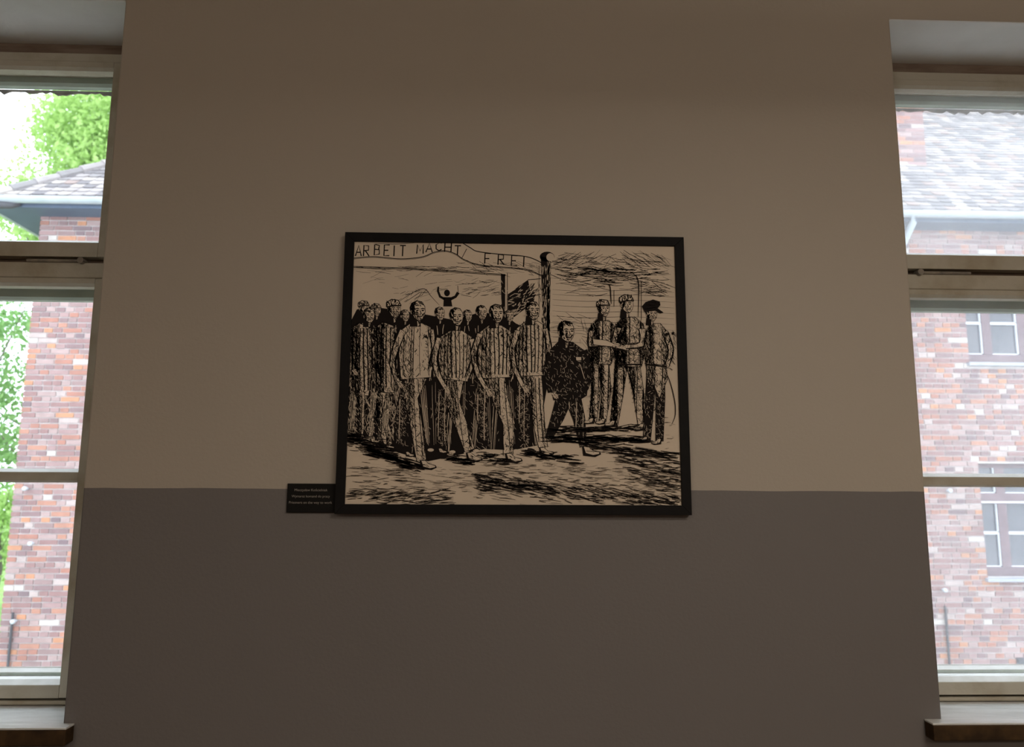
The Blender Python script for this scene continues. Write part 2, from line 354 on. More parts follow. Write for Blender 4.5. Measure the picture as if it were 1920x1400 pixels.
def window(name, ox, jam, gm, gm_up, label):
    x0, x1 = ox; xm = (x0 + x1) / 2
    E_ = EYE
    FY, SY = 2.655, 2.645
    w_ = tag(empty(name, (xm, FY, SILL_Z)), label, 'window', kind='structure')
    j = jam
    for a, b in ((x0 + 0.001, x0 + j), (x1 - j, x1 - 0.001)):
        MB().box(a, b, FY, FY + 0.15, SILL_Z, HEAD_Z - 0.002).build('jamb', MT['wood'], w_, bevel=0.004)
    MB().box(xm - 0.035, xm + 0.035, FY, FY + 0.15, SILL_Z, HEAD_Z - 0.04).build('mullion', MT['wood'], w_, bevel=0.004)
    MB().box(x0 + 0.001, x1 - 0.001, FY + 0.012, FY + 0.10, E_ + 1.555, HEAD_Z - 0.001).build('head_joint', MT['headjoint'], w_)
    MB().box(x0 + j, x1 - j, FY - 0.004, FY + 0.15, E_ + 1.520, E_ + 1.555).build('head', MT['wood'], w_, bevel=0.004)
    rail_x(x0 + j, x1 - j, FY - 0.006, FY + 0.15, E_ + 0.722, E_ + 0.776, 0, 0.004).build('transom', MT['wood'], w_)
    MB().box(x0 + j, x1 - j, FY + 0.03, FY + 0.12, E_ + 0.776, E_ + 0.797).build('transom_joint', MT['gapdark'], w_)
    MB().box(x0 + j, x1 - j, FY + 0.0, FY + 0.15, SILL_Z, E_ - 0.658).build('bottom_rail', MT['wood'], w_, bevel=0.004)
    MB().box(x0 + j, x1 - j, FY + 0.03, FY + 0.14, E_ - 0.658, E_ - 0.648).build('bottom_joint', MT['gapdark'], w_)
    for a, b in ((x0 + j, xm - 0.035), (xm + 0.035, x1 - j)):
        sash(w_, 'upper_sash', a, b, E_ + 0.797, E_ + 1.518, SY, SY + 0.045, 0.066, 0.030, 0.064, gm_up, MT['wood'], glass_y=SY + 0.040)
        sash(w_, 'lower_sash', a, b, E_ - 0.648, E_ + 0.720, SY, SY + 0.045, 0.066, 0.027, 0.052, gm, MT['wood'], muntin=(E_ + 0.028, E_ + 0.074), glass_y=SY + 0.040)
        # outer leaves of the double window
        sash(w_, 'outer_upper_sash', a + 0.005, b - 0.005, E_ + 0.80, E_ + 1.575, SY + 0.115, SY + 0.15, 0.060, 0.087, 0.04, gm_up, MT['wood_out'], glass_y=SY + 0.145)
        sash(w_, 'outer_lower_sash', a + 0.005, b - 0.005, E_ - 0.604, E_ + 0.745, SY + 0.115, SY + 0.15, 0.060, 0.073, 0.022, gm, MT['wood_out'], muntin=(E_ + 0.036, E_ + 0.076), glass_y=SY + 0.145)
        # chipped strip of old putty under the top rail
        rr = random.Random(int(a * 1000)); xs = a + 0.066; pts = []; y = SY + 0.155
        n = 40; L = (b - a - 0.132)
        low = [0.006 + 0.010 * abs(math.sin(i * 0.47 + rr.random())) * rr.random() + (0.006 if rr.random() < 0.4 else 0) for i in range(n + 1)]
        mb = MB(); zt = E_ + 1.575 - 0.086
        for i in range(n):
            u0, u1 = xs + L * i / n, xs + L * (i + 1) / n
            mb.add([(u0, y, zt), (u1, y, zt), (u1, y, zt - low[i + 1]), (u0, y, zt - low[i]), (u0, y + 0.006, zt), (u1, y + 0.006, zt), (u1, y + 0.006, zt - low[i + 1]), (u0, y + 0.006, zt - low[i])],
                   [(0, 1, 2, 3), (7, 6, 5, 4), (3, 2, 6, 7), (0, 4, 5, 1)])
        mb.build('chipped_putty', MT['putty'], w_)
        # sliding catch on the transom joint
        inner = a if abs(a) < abs(b) else b; sg = 1 if inner == a else -1
        c0, c1 = sorted((inner + sg * 0.115, inner + sg * 0.30)); zc = E_ + 0.782
        ct = MB(); ct.tube([(c0, SY + 0.0, zc), (c1, SY + 0.0, zc)], 0.0055, 8); ct.build('catch', MT['iron'], w_, smooth=False)
        MB().tube([((c0 if sg > 0 else c1), SY - 0.012, zc), ((c0 if sg > 0 else c1), SY + 0.02, zc)], 0.011, 10).build('catch_pivot', MT['iron'], w_)
        for zc in (E_ + 1.28, E_ + 0.93, E_ + 0.45, E_ - 0.40):
            hx = a if a < xm - 0.1 else b
            MB().tube([(hx, SY - 0.004, zc - 0.022), (hx, SY - 0.004, zc + 0.022)], 0.008, 8).build('hinge', MT['iron'], w_)
    MB().box(x0 + j, x1 - j, SY + 0.048, SY + 0.16, E_ - 0.646, E_ - 0.605).build('box_sill', MT['bead'], w_)
    # outer sheet-metal sill, lit by the sky
    MB().prism_x(x0 + 0.02, x1 - 0.02, [(FY + 0.152, E_ - 0.606), (WY1 + 0.05, E_ - 0.625), (WY1 + 0.05, E_ - 0.645), (FY + 0.152, E_ - 0.645)]).build('outer_sill', MT['zinc_sill'], w_)
    # gap closed under the outer sill
    MB().box(x0 + 0.001, x1 - 0.001, FY + 0.12, WY1, SILL_Z - 0.012, E_ - 0.652).build('outer_apron', MT['reveal'], w_)
    return w_
window('window_1', OPEN[0], 0.078, MT['glass_l'], MT['glass_l'], 'cream painted window on the left looking out on trees and a brick corner')
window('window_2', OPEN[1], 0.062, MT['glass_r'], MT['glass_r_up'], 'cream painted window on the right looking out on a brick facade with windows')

def sill(ox, label, xl, xr):
    x0, x1 = ox
    s = tag(empty('window_sill', ((x0 + x1) / 2, 2.5, SILL_Z)), label, 'sill', 'inner sills of the two windows')
    zf = EYE - 0.655
    # board: inside the opening it reaches the frame, in front of the wall it is wider
    MB().prism_x(x0 + 0.004, x1 - 0.004, [(2.372, zf - 0.018), (2.653, SILL_Z - 0.010), (2.653, SILL_Z), (2.372, zf - 0.002), (2.372, zf - 0.006)]).build('sill_board', MT['sill'], s)
    MB().box(x0 - xl, x1 + xr, 2.352, 2.398, zf - 0.006, zf).build('sill_lip', MT['sill'], s, bevel=0.002)
    MB().box(x0 - xl, x1 + xr, 2.350, 2.398, zf - 0.048, zf - 0.006).build('sill_edge', MT['sillfront'], s, bevel=0.003)
sill(OPEN[0], 'white painted sill with bare brown edge under the left window', 0.05, 0.035)
sill(OPEN[1], 'white painted sill with bare brown edge under the right window', 0.055, 0.05)

# ------------------------------------------------------------------ framed picture
PX0, PX1, PZ0, PZ1 = -0.4475, 0.6215, EYE - 0.0635, EYE + 0.806      # outer edges of the frame
FWD = 0.029
def picture():
    r = tag(empty('framed_picture', ((PX0 + PX1) / 2, WY0, PZ0)), 'large black framed ink drawing of marching figures hanging between the windows', 'picture')
    yb, yf = WY0 - 0.001, WY0 - 0.032
    def rail(a, b, c, d):            # outer a-b, inner c-d corner points (x, z), mitred
        vs = []
        for y, k in ((yb, 0), (yf, 1)):
            for (x, z) in (a, b, d, c): vs.append((x, y, z))
        MB().add(vs, [(0, 1, 2, 3), (7, 6, 5, 4), (0, 4, 5, 1), (1, 5, 6, 2), (2, 6, 7, 3), (3, 7, 4, 0)]).build('frame_rail', MT['frame'], r, bevel=0.0008)
    o = [(PX0, PZ0), (PX1, PZ0), (PX1, PZ1), (PX0, PZ1)]
    i = [(PX0 + FWD, PZ0 + FWD), (PX1 - FWD, PZ0 + FWD), (PX1 - FWD, PZ1 - FWD), (PX0 + FWD, PZ1 - FWD)]
    for k in range(4): rail(o[k], o[(k + 1) % 4], i[k], i[(k + 1) % 4])
    ys = WY0 - 0.024
    MB().box(PX0 + FWD - 0.004, PX1 - FWD + 0.004, ys, WY0 - 0.004, PZ0 + FWD - 0.004, PZ1 - FWD + 0.004).build('print_sheet', MT['paper'], r)
    return r, ys
pic, SHEET_Y = picture()

# ------------------------------------------------------------------ the ink drawing, drawn stroke by stroke on the sheet
def drawing():
    rd = random.Random(12)
    SX0, SX1, SZ0, SZ1 = PX0 + FWD, PX1 - FWD, PZ0 + FWD, PZ1 - FWD
    mb = MB(); cur = [1]
    INK, PAP = 0, 1
    def mp(px, py):                      # sketch units (about 620 x 490) to the sheet
        v = (py - (455 + 7 * (px - 664) / 601)) / (489 + 2 * (px - 664) / 620 - 5 * (px - 664) / 601)
        l, r = 664 - 18 * v, 1265 + 13 * v
        u = (px - l) / (r - l)
        return u, v
    def P(px, py):
        u, v = mp(px, py); u = min(max(u, 0.0), 1.0); v = min(max(v, 0.0), 1.0)
        return (SX0 + u * (SX1 - SX0), SHEET_Y - 0.0003 - 0.000012 * cur[0], SZ1 - v * (SZ1 - SZ0))
    def layer(): cur[0] += 1
    def poly(pts, c):
        vs = [P(*p) for p in pts]; mb.add(vs, [tuple(range(len(vs)))], c)
    def stroke(pts, w=1.2, c=INK, taper=True):
        n = len(pts); vs = []
        for i, (x, y) in enumerate(pts):
            a, b = pts[max(i - 1, 0)], pts[min(i + 1, n - 1)]
            dx, dy = b[0] - a[0], b[1] - a[1]; L = math.hypot(dx, dy) or 1
            k = w / 2 * ((0.35 + 0.65 * math.sin(math.pi * (i + 0.5) / n)) if taper and n > 2 else 1)
            vs += [P(x - dy / L * k, y + dx / L * k), P(x + dy / L * k, y - dx / L * k)]
        mb.add(vs, [(2 * i, 2 * i + 1, 2 * i + 3, 2 * i + 2) for i in range(n - 1)], c)
    def curve(pts, n=6):                 # Catmull-Rom
        out = []
        for i in range(len(pts) - 1):
            p0, p1, p2, p3 = pts[max(i - 1, 0)], pts[i], pts[i + 1], pts[min(i + 2, len(pts) - 1)]
            for k in range(n):
                t = k / n
                out.append(tuple(0.5 * (2 * b + (c - a) * t + (2 * a - 5 * b + 4 * c - d) * t * t + (3 * b - a - 3 * c + d) * t ** 3) for a, b, c, d in zip(p0, p1, p2, p3)))
        return out + [pts[-1]]
    def hatch(x0, x1, y0, y1, n, ln, ang, w=1.0, c=INK, jit=0.25, keep=None):
        for _ in range(n):
            x, y = rd.uniform(x0, x1), rd.uniform(y0, y1)
            if keep and not keep(x, y): continue
            a = ang + rd.gauss(0, jit); L = ln * rd.uniform(0.4, 1.3)
            dx, dy = math.cos(a) * L / 2, math.sin(a) * L / 2; k = rd.uniform(-0.12, 0.12) * L
            stroke([(x - dx, y - dy), (x - dy * k / L, y + dx * k / L), (x + dx, y + dy)], w * rd.uniform(0.5, 1.4), c)
    def inside(pts):
        def f(x, y):
            r = False; j = len(pts) - 1
            for i in range(len(pts)):
                (xi, yi), (xj, yj) = pts[i], pts[j]
                if (yi > y) != (yj > y) and x < (xj - xi) * (y - yi) / (yj - yi) + xi: r = not r
                j = i
            return r
        return f
    def ell(cx, cy, a, b, n=16): return [(cx + a * math.cos(2 * math.pi * k / n), cy + b * math.sin(2 * math.pi * k / n)) for k in range(n)]
    def limb(pts, ws):
        l, r = [], []
        for i, (x, y) in enumerate(pts):
            a, b = pts[max(i - 1, 0)], pts[min(i + 1, len(pts) - 1)]
            dx, dy = b[0] - a[0], b[1] - a[1]; L = math.hypot(dx, dy) or 1
            l.append((x - dy / L * ws[i] / 2, y + dx / L * ws[i] / 2)); r.append((x + dy / L * ws[i] / 2, y - dx / L * ws[i] / 2))
        return l + r[::-1]

    # --- sky and fence wires
    g = lambda x, y: rd.random() < math.exp(-((x - 1135) / 85) ** 2 - ((y - 518) / 24) ** 2)
    hatch(1036, 1262, 470, 562, 900, 24, 0.05, 0.9, keep=g, jit=0.18)
    hatch(1060, 1240, 505, 525, 60, 34, 0.02, 1.2, jit=0.12)
    hatch(1040, 1140, 478, 500, 40, 26, -0.45, 0.8, jit=0.2); hatch(1140, 1250, 475, 505, 50, 26, 0.5, 0.8, jit=0.2)
    hatch(1190, 1262, 525, 560, 45, 22, 0.1, 0.9)
    for k, y in enumerate((547, 556, 566, 577, 588, 598, 609, 620)):
        stroke(curve([(1034, y), (1100, y + 3 + rd.uniform(-1, 1)), (1180, y + 1), (1265, y + 5)], 5), 0.7)
    hatch(690, 930, 515, 560, 45, 22, -0.1, 0.5); hatch(870, 936, 530, 560, 40, 18, -0.15, 0.7)
    hatch(1034, 1100, 590, 650, 30, 30, 0.03, 0.6); hatch(1085, 1105, 610, 680, 12, 20, 1.2, 0.6)
    # --- gate: banner, beam, posts
    layer()
    low = curve([(662, 487), (700, 484), (750, 488), (790, 484), (812, 475), (833, 472), (852, 478), (868, 489), (895, 499), (935, 503), (985, 508), (1014, 520)])
    stroke(low, 1.5, taper=False); stroke([(x, y + 1.8) for x, y in low], 0.7, taper=False)
    upc = curve([(866, 457), (880, 466), (893, 473), (930, 478), (985, 483), (1014, 495)])
    stroke(upc, 1.8, taper=False); stroke(curve([(700, 458), (740, 459), (775, 457)]), 1.0)
    stroke([(873, 468), (864, 486)], 1.2)
    G = {'A': [[(0, 1), (.5, 0), (1, 1)], [(.2, .65), (.8, .65)]], 'R': [[(0, 1), (0, 0), (.8, .05), (.8, .45), (0, .5)], [(.3, .5), (.95, 1)]],
         'B': [[(0, 0), (0, 1), (.85, .9), (.8, .5), (0, .45)], [(.1, 0), (.8, .1), (.7, .45)]], 'E': [[(.9, 0), (0, 0), (0, 1), (.9, 1)], [(0, .5), (.7, .5)]],
         'I': [[(.5, 0), (.5, 1)]], 'T': [[(0, 0), (1, 0)], [(.5, 0), (.5, 1)]], 'M': [[(0, 1), (.05, 0), (.5, .7), (.95, 0), (1, 1)]],
         'C': [[(.95, .15), (.5, 0), (.05, .35), (.1, .8), (.55, 1), (.95, .85)]], 'H': [[(0, 0), (0, 1)], [(1, 0), (1, 1)], [(0, .5), (1, .5)]], 'F': [[(.9, 0), (0, 0), (0, 1)], [(0, .5), (.7, .5)]]}
    def word(t, xs, ys, wd, ht, dy=0.0, w=2.3):
        for ch, x, y in zip(t, xs, ys):
            for s in G[ch]: stroke([(x + p[0] * wd + (0.5 - p[1]) * 1.0, y + p[1] * ht + dy) for p in s], w, taper=False)
    word('ARBEIT', (666, 681, 701, 719, 732, 748), (462, 462, 460, 461, 462, 462), 11, 21)
    word('MACHT', (780, 797, 815, 832, 850), (460, 457, 454, 456, 462), 12, 18)
    word('FREI', (907, 932, 957, 974), (477, 479, 481, 483), 12, 20)
    for k in (0, 2.2): stroke([(662, 503 + k), (760, 506 + k), (860, 512 + k), (946, 518 + k)], 1.3, taper=False)
    hatch(662, 946, 503, 514, 60, 26, 0.05, 0.7, jit=0.06); hatch(860, 1010, 495, 520, 60, 20, 0.25, 0.6)
    poly([(937, 518), (945, 518), (945, 600), (938, 600)], INK); stroke([(949, 515), (949, 600)], 1.2, taper=False)
    layer(); hatch(937, 945, 530, 600, 14, 8, 1.3, 0.8, PAP)
    layer()
    poly([(1012, 482), (1031, 486), (1030, 560), (1028, 655), (1017, 655), (1014, 560)], INK); poly(ell(1024, 483, 14, 10), INK)
    layer(); poly(ell(1030, 484, 7.5, 8), PAP); hatch(1023, 1029, 498, 650, 90, 18, 1.56, 2.4, PAP, 0.06); hatch(1014, 1024, 498, 650, 40, 14, 1.56, 0.9, PAP, 0.1); hatch(1013, 1030, 590, 655, 40, 14, 1.5, 1.8, PAP, 0.15)
    stroke([(1009, 500), (1008, 600)], 1.0); hatch(1004, 1012, 500, 620, 16, 14, 1.5, 0.7)
    # flag-like roof and little house between the posts
    layer(); poly([(950, 556), (988, 528), (992, 548), (1004, 552), (998, 572), (962, 600), (950, 596)], INK)
    layer(); hatch(950, 1004, 535, 598, 90, 14, -0.6, 1.4, PAP, 0.3); stroke([(948, 566), (985, 562), (1012, 556)], 1.8); stroke([(988, 528), (1012, 526)], 1.4); poly([(992, 530), (1006, 530), (1006, 552), (993, 552)], PAP)
    # roof gable and small arm-waving figure behind the crowd
    stroke(curve([(742, 574), (765, 558), (786, 547), (797, 548), (806, 560), (822, 578)]), 1.4); stroke([(758, 572), (785, 553), (800, 553)], 1.2); hatch(744, 800, 550, 575, 18, 12, -0.6, 0.8)
    layer(); poly(ell(836, 554, 5.5, 6.5), INK); poly([(830, 562), (843, 562), (846, 580), (829, 580)], INK)
    poly(limb([(832, 566), (823, 561), (819, 550), (820, 542)], [5, 4.5, 4, 3]), INK); poly(limb([(842, 566), (852, 561), (857, 553)], [6, 5, 6]), INK); stroke([(857, 553), (856, 540)], 1.0)

    # --- the marching column: a dark mass first
    layer()
    mass = [(652, 605), (668, 586), (690, 580), (720, 584), (760, 590), (800, 596), (850, 606), (900, 590), (950, 600), (965, 612), (1022, 640), (1026, 720), (1015, 780), (1012, 838), (960, 848), (905, 846), (850, 858), (800, 868), (745, 852), (700, 836), (648, 815)]
    poly(mass, INK)
    layer()
    hatch(650, 745, 620, 830, 620, 15, 1.5, 1.0, PAP, 0.45); hatch(745, 1015, 720, 850, 160, 9, 1.4, 0.6, PAP, 0.5); hatch(800, 1000, 620, 720, 120, 16, 1.55, 1.1, PAP, 0.15)
    hatch(650, 745, 640, 830, 46, 26, 1.5, 2.2, PAP, 0.25)
    def back_legs():                     # legs of the rows behind, striped light on dark
        for k in range(17):
            x = 662 + k * 21 + rd.uniform(-5, 5); dx = rd.uniform(-12, 14); y1 = 826 + min(k, 6) * 4 + rd.uniform(-6, 6)
            for e in (-4.5, -1.5, 1.5, 4.5):
                pts = [(x + e, 722 + rd.uniform(-6, 14)), (x + e + dx * .25, 760), (x + e * .8 + dx * .6, 795), (x + e * .6 + dx, y1 - rd.uniform(0, 14))]
                if rd.random() < 0.85: stroke(curve(pts, 4), rd.uniform(0.5, 1.6), PAP)
            if rd.random() < 0.6: poly(ell(x + dx + 5, y1 + 2, 6, 3, 10), PAP)
    back_legs()
    def head(cx, cy, r, turn=0.3, cap=False, dark=False, tone=0.5):
        r *= 1.13
        layer(); poly(limb([(cx - r * .25, cy + r * .6), (cx - r * .25, cy + r * 1.75)], [r * 1.0, r * 1.25]), INK)
        layer(); poly([(cx - r * .05, cy + r * .9), (cx + r * .3, cy + r * .9), (cx + r * .2, cy + r * 1.6), (cx, cy + r * 1.7)], PAP)
        hatch(cx - r * .1, cx + r * .3, cy + r, cy + r * 1.6, 5, r * .5, 1.3, r * .07)
        layer()
        face = [(cx - r * .80, cy - r * .35), (cx - r * .62, cy - r * .85), (cx - r * .1, cy - r * 1.12), (cx + r * .45, cy - r * 1.0), (cx + r * .76, cy - r * .5), (cx + r * .80, cy + r * .05),
                (cx + r * .70, cy + r * .55), (cx + r * .42, cy + r * 1.0), (cx + r * .05, cy + r * 1.08), (cx - r * .40, cy + r * .75), (cx - r * .72, cy + r * .2)]
        poly([(cx + (x - cx) * 1.1, cy + (y - cy) * 1.08) for x, y in face], INK)
        layer(); poly([(cx + .06 * r + (x - cx) * .95, cy + (y - cy) * .97) for x, y in face], PAP)
        layer(); ins = inside([(cx + (x - cx) * .98, cy + (y - cy) * .99) for x, y in face])
        ex = cx + r * turn
        hatch(cx - r * .85, cx - r * .30, cy - r * 1.0, cy + r * .6, int(26 + 22 * tone), r * .42, 1.35, r * .13, keep=ins, jit=0.3)
        hatch(cx - r * .7, cx + r * .5, cy - r * 1.1, cy - r * .62, int(14 + 16 * tone), r * .4, 0.5, r * .09, keep=ins, jit=0.5)
        poly([(cx - r * .78, cy - r * .02), (cx - r * .62, cy - r * .12), (cx - r * .52, cy + r * .1), (cx - r * .60, cy + r * .34), (cx - r * .74, cy + r * .3)], PAP)
        stroke([(cx - r * .66, cy - r * .02), (cx - r * .60, cy + r * .12), (cx - r * .66, cy + r * .28)], r * .10)
        for e in (-1, 1):
            x = ex + e * r * .30
            poly([(x - r * .20, cy - r * .06), (x, cy - r * .16), (x + r * .20, cy - r * .06), (x, cy + r * .03)], INK)
            stroke([(x - r * .24, cy - r * .24), (x, cy - r * .30), (x + r * .22, cy - r * .23)], r * .13)
        stroke([(ex - r * .02, cy - r * .1), (ex + r * .13, cy + r * .30), (ex + r * .02, cy + r * .38), (ex - r * .12, cy + r * .33)], r * .12)
        stroke([(ex - r * .24, cy + r * .62), (ex, cy + r * .58), (ex + r * .24, cy + r * .61)], r * .14); stroke([(ex - r * .12, cy + r * .76), (ex + r * .12, cy + r * .76)], r * .08)
        hatch(ex - r * .75, ex - r * .18, cy + r * .1, cy + r * .85, int(8 + 14 * tone), r * .34, 1.0, r * .09, keep=ins)
        hatch(ex + r * .2, ex + r * .5, cy + r * .25, cy + r * .8, int(4 + 7 * tone), r * .28, 1.9, r * .08, keep=ins)
        hatch(ex - r * .4, ex + r * .35, cy + r * .8, cy + r * 1.05, 6, r * .3, 0.2, r * .08, keep=ins)
        if cap:
            top = [(cx - r * .95, cy - r * .30), (cx - r * .95, cy - r * .9), (cx - r * .3, cy - r * 1.32), (cx + r * .55, cy - r * 1.2), (cx + r * .9, cy - r * .55)]
            layer(); poly(top, PAP)
            layer(); stroke(top, r * .13, taper=False); stroke([(cx - r * .95, cy - r * .32), (cx, cy - r * .5), (cx + r * .95, cy - r * .5)], r * .22)
            hatch(cx - r * .9, cx + r * .2, cy - r * 1.2, cy - r * .5, 30, r * .4, 1.2, r * .10, keep=inside(top)); hatch(cx, cx + r * .8, cy - r * 1.1, cy - r * .6, 9, r * .4, 1.9, r * .08, keep=inside(top))
    # rows behind: heads and striped shoulders
    for (x, y, r, cap) in ((681, 584, 10, True), (704, 588, 9, True), (757, 598, 9, False), (822, 594, 10, False), (874, 598, 9, False), (900, 592, 11, False), (952, 598, 9, False)):
        head(x, y, r, 0.25, cap, tone=0.7)
    def stripes(pts, n, w, lean=0.0, c=INK):
        ys = [p[1] for p in pts]; xs = [p[0] for p in pts]; ins = inside(pts)
        y0, y1 = min(ys), max(ys); x0, x1 = min(xs), max(xs)
        for i in range(n):
            bx = x0 + (x1 - x0) * (i + 0.5) / n + rd.uniform(-0.8, 0.8)
            seg = []
            for k in range(15):
                t = k / 14; y = y0 + (y1 - y0) * t; x = bx + lean * (t - 0.5) + math.sin(t * 5 + i) * 0.9
                if ins(x, y): seg.append((x, y))
                elif len(seg) > 1: stroke(seg, w * rd.uniform(0.7, 1.3), c, taper=False); seg = []
                else: seg = []
            if len(seg) > 1: stroke(seg, w * rd.uniform(0.7, 1.3), c, taper=False)
    def garment(pts, n=8, w=1.6, lean=0.0, shade='l', base=PAP, dense=1.0):
        layer(); poly(pts, base)
        layer()
        if n: stripes(pts, n, w, lean, INK if base == PAP else PAP)
        xs = [p[0] for p in pts]; ys = [p[1] for p in pts]; ins = inside(pts)
        x0, x1, y0, y1 = min(xs), max(xs), min(ys), max(ys)
        A = (x1 - x0) * (y1 - y0)
        if base == PAP:
            k = int(A / 17 * dense)
            hatch(x0, x0 + (x1 - x0) * .42, y0, y1, k, 10, 1.35, 0.85, keep=ins, jit=0.35)
            hatch(x0, x1, y0, y1, int(k * .8), 7, 1.1, 0.7, keep=ins, jit=0.7)
            hatch(x0 + (x1 - x0) * .8, x1, y0, y1, k // 4, 9, 1.6, 0.8, keep=ins, jit=0.3)
            for _ in range(int(2 + A / 500)):          # folds
                x, y = rd.uniform(x0 + 2, x1 - 2), rd.uniform(y0 + 3, y1 - 3); a = rd.choice((0.7, 1.2, 1.9, 2.3)); L = rd.uniform(5, 11)
                if ins(x, y) and ins(x + math.cos(a) * L, y + math.sin(a) * L): stroke([(x, y), (x + math.cos(a) * L * .5 + 1.2, y + math.sin(a) * L * .5), (x + math.cos(a) * L, y + math.sin(a) * L)], 1.7)
        else:
            hatch(x0, x1, y0, y1, int(A / 34 * dense), 6, 1.2, 0.5, PAP, keep=ins, jit=0.7)
        stroke(pts + [pts[0]], 1.3, INK, taper=False)
    def sleeve(pts, ws, n=3, w=1.4, dense=0.6):
        g_ = limb(pts, ws); garment(g_, n, w, dense=dense)
        stroke(curve(g_[:len(pts)], 4), 2.2); stroke(curve(g_[len(pts):], 4), 2.6)
    def shoe(x, y, s=1.0, d=1):
        layer(); p = [(x - 12 * s * d, y - 9 * s), (x - 4 * s * d, y - 10 * s), (x + 5 * s * d, y - 3 * s), (x + 15 * s * d, y - 1 * s), (x + 17 * s * d, y + 3 * s), (x + 8 * s * d, y + 7 * s), (x - 10 * s * d, y + 5 * s)]
        poly(p, INK); layer(); poly([(x - 9 * s * d, y - 8 * s), (x - 3 * s * d, y - 8.5 * s), (x + 4 * s * d, y - 2.5 * s), (x + 14.5 * s * d, y + 0.2 * s), (x + 14 * s * d, y + 2.4 * s), (x + 5 * s * d, y + 4 * s), (x - 6 * s * d, y + 1 * s)], PAP)
        hatch(x - 6 * s, x + 6 * s, y - 4 * s, y + 2 * s, 5, 5 * s, 0.8, 0.9)
    def hand(x, y, a, s=1.0):
        layer(); poly(limb([(x, y), (x + math.cos(a) * 7 * s, y + math.sin(a) * 7 * s)], [7 * s, 6 * s]), PAP)
        for k in range(4):
            b = a - 0.5 + k * 0.33; sx, sy = x + math.cos(a) * 6 * s, y + math.sin(a) * 6 * s
            L = (8, 10, 9.5, 7.5)[k] * s; poly(limb([(sx + (k - 1.5) * -math.sin(a) * 2 * s, sy + (k - 1.5) * math.cos(a) * 2 * s), (sx + math.cos(b) * L, sy + math.sin(b) * L)], [2.1 * s, 1.3 * s]), PAP)
        poly(limb([(x, y), (x + math.cos(a - 1.0) * 7 * s, y + math.sin(a - 1.0) * 7 * s)], [2.6 * s, 1.6 * s]), PAP)
        layer(); stroke([(x - 2, y - 2), (x + math.cos(a) * 9 * s, y + math.sin(a) * 9 * s)], 0.8)

    # half-hidden men at the left edge
    garment([(656, 622), (672, 612), (694, 622), (698, 690), (690, 748), (660, 745)], 6, 2.2, dense=2.2)
    garment([(700, 622), (716, 610), (738, 618), (744, 690), (738, 742), (704, 742)], 5, 2.6, dense=2.4)
    head(690, 598, 11, 0.2, False, tone=0.8); head(737, 586, 13, 0.25, True, tone=0.6)
    garment(limb([(674, 742), (680, 790), (672, 830)], [15, 12, 9]), 3, 2.0, dense=2.2); garment(limb([(716, 742), (706, 790), (724, 838)], [15, 12, 9]), 3, 2.0, dense=2.4)
    hand(661, 700, 0.9, 0.8); hand(700, 742, 1.2, 0.8)
    for x, y in ((700, 832), (728, 842), (765, 856), (826, 850)): shoe(x, y, 0.6)
    # man in the plain jacket
    garment(limb([(772, 712), (752, 770), (748, 836)], [26, 22, 16]), 3, 1.4, dense=2.6, base=INK)
    garment(limb([(784, 712), (768, 752), (778, 800), (788, 866)], [30, 26, 22, 18]), 5, 1.7, lean=8, dense=1.3)
    garment([(752, 624), (768, 612), (790, 612), (806, 620), (810, 660), (806, 714), (750, 718), (746, 670)], 4, 1.2, dense=0.45)
    stroke([(775, 614), (773, 660), (772, 716)], 1.8); poly(limb([(795, 636), (801, 642)], [7, 1]), INK)
    sleeve([(754, 626), (740, 660), (734, 690), (744, 722)], [12, 12, 10, 8], 3, 1.4, 0.66); hand(745, 722, 1.0, 0.9)
    sleeve([(806, 624), (812, 660), (804, 700)], [10, 9, 8], 2, 1.4, 0.99)
    head(781, 589, 15, 0.28, tone=0.9); shoe(798, 876, 1.1)
    # second man
    garment(limb([(840, 716), (824, 770), (828, 840)], [26, 22, 16]), 3, 1.4, dense=2.6, base=INK)
    garment(limb([(852, 716), (846, 762), (864, 806), (878, 848)], [30, 27, 22, 19]), 5, 1.7, lean=16, dense=1.2)
    garment([(824, 638), (842, 626), (864, 626), (882, 638), (884, 690), (874, 722), (826, 716), (820, 680)], 9, 1.9, dense=0.9)
    stroke([(846, 626), (854, 640), (862, 626)], 1.8)
    sleeve([(822, 640), (812, 676), (818, 706), (832, 732)], [11, 11, 10, 8], 3, 1.4, 0.55); hand(833, 732, 1.1, 0.9)
    sleeve([(882, 642), (886, 680), (872, 716)], [10, 9, 8], 3, 1.4, 0.77)
    head(853, 600, 13.5, 0.15, tone=0.35); shoe(884, 862, 1.1)
    # third man
    garment(limb([(912, 712), (898, 770), (908, 838)], [26, 22, 16]), 3, 1.4, dense=2.6, base=INK)
    garment(limb([(928, 712), (936, 756), (952, 800), (950, 858)], [32, 28, 22, 18]), 5, 1.6, lean=12, dense=1.0)
    garment([(896, 630), (914, 616), (938, 616), (956, 628), (960, 670), (954, 714), (894, 716), (890, 670)], 9, 2.0, dense=0.9)
    sleeve([(898, 632), (886, 668), (892, 704), (910, 736)], [11, 11, 10, 8], 3, 1.4, 0.66); hand(911, 736, 1.1, 1.0)
    sleeve([(956, 632), (966, 672), (958, 708)], [10, 10, 8], 3, 1.4, 0.88)
    poly(limb([(938, 634), (944, 640)], [7, 1]), INK)
    head(928, 594, 14, 0.25, tone=0.6); shoe(958, 864, 1.15)
    # fourth man
    garment(limb([(985, 708), (976, 764), (984, 836)], [26, 22, 16]), 3, 1.4, dense=2.4, base=INK)
    garment(limb([(998, 708), (1004, 754), (1008, 800), (1016, 842)], [30, 25, 21, 17]), 5, 1.6, lean=8, dense=1.2)
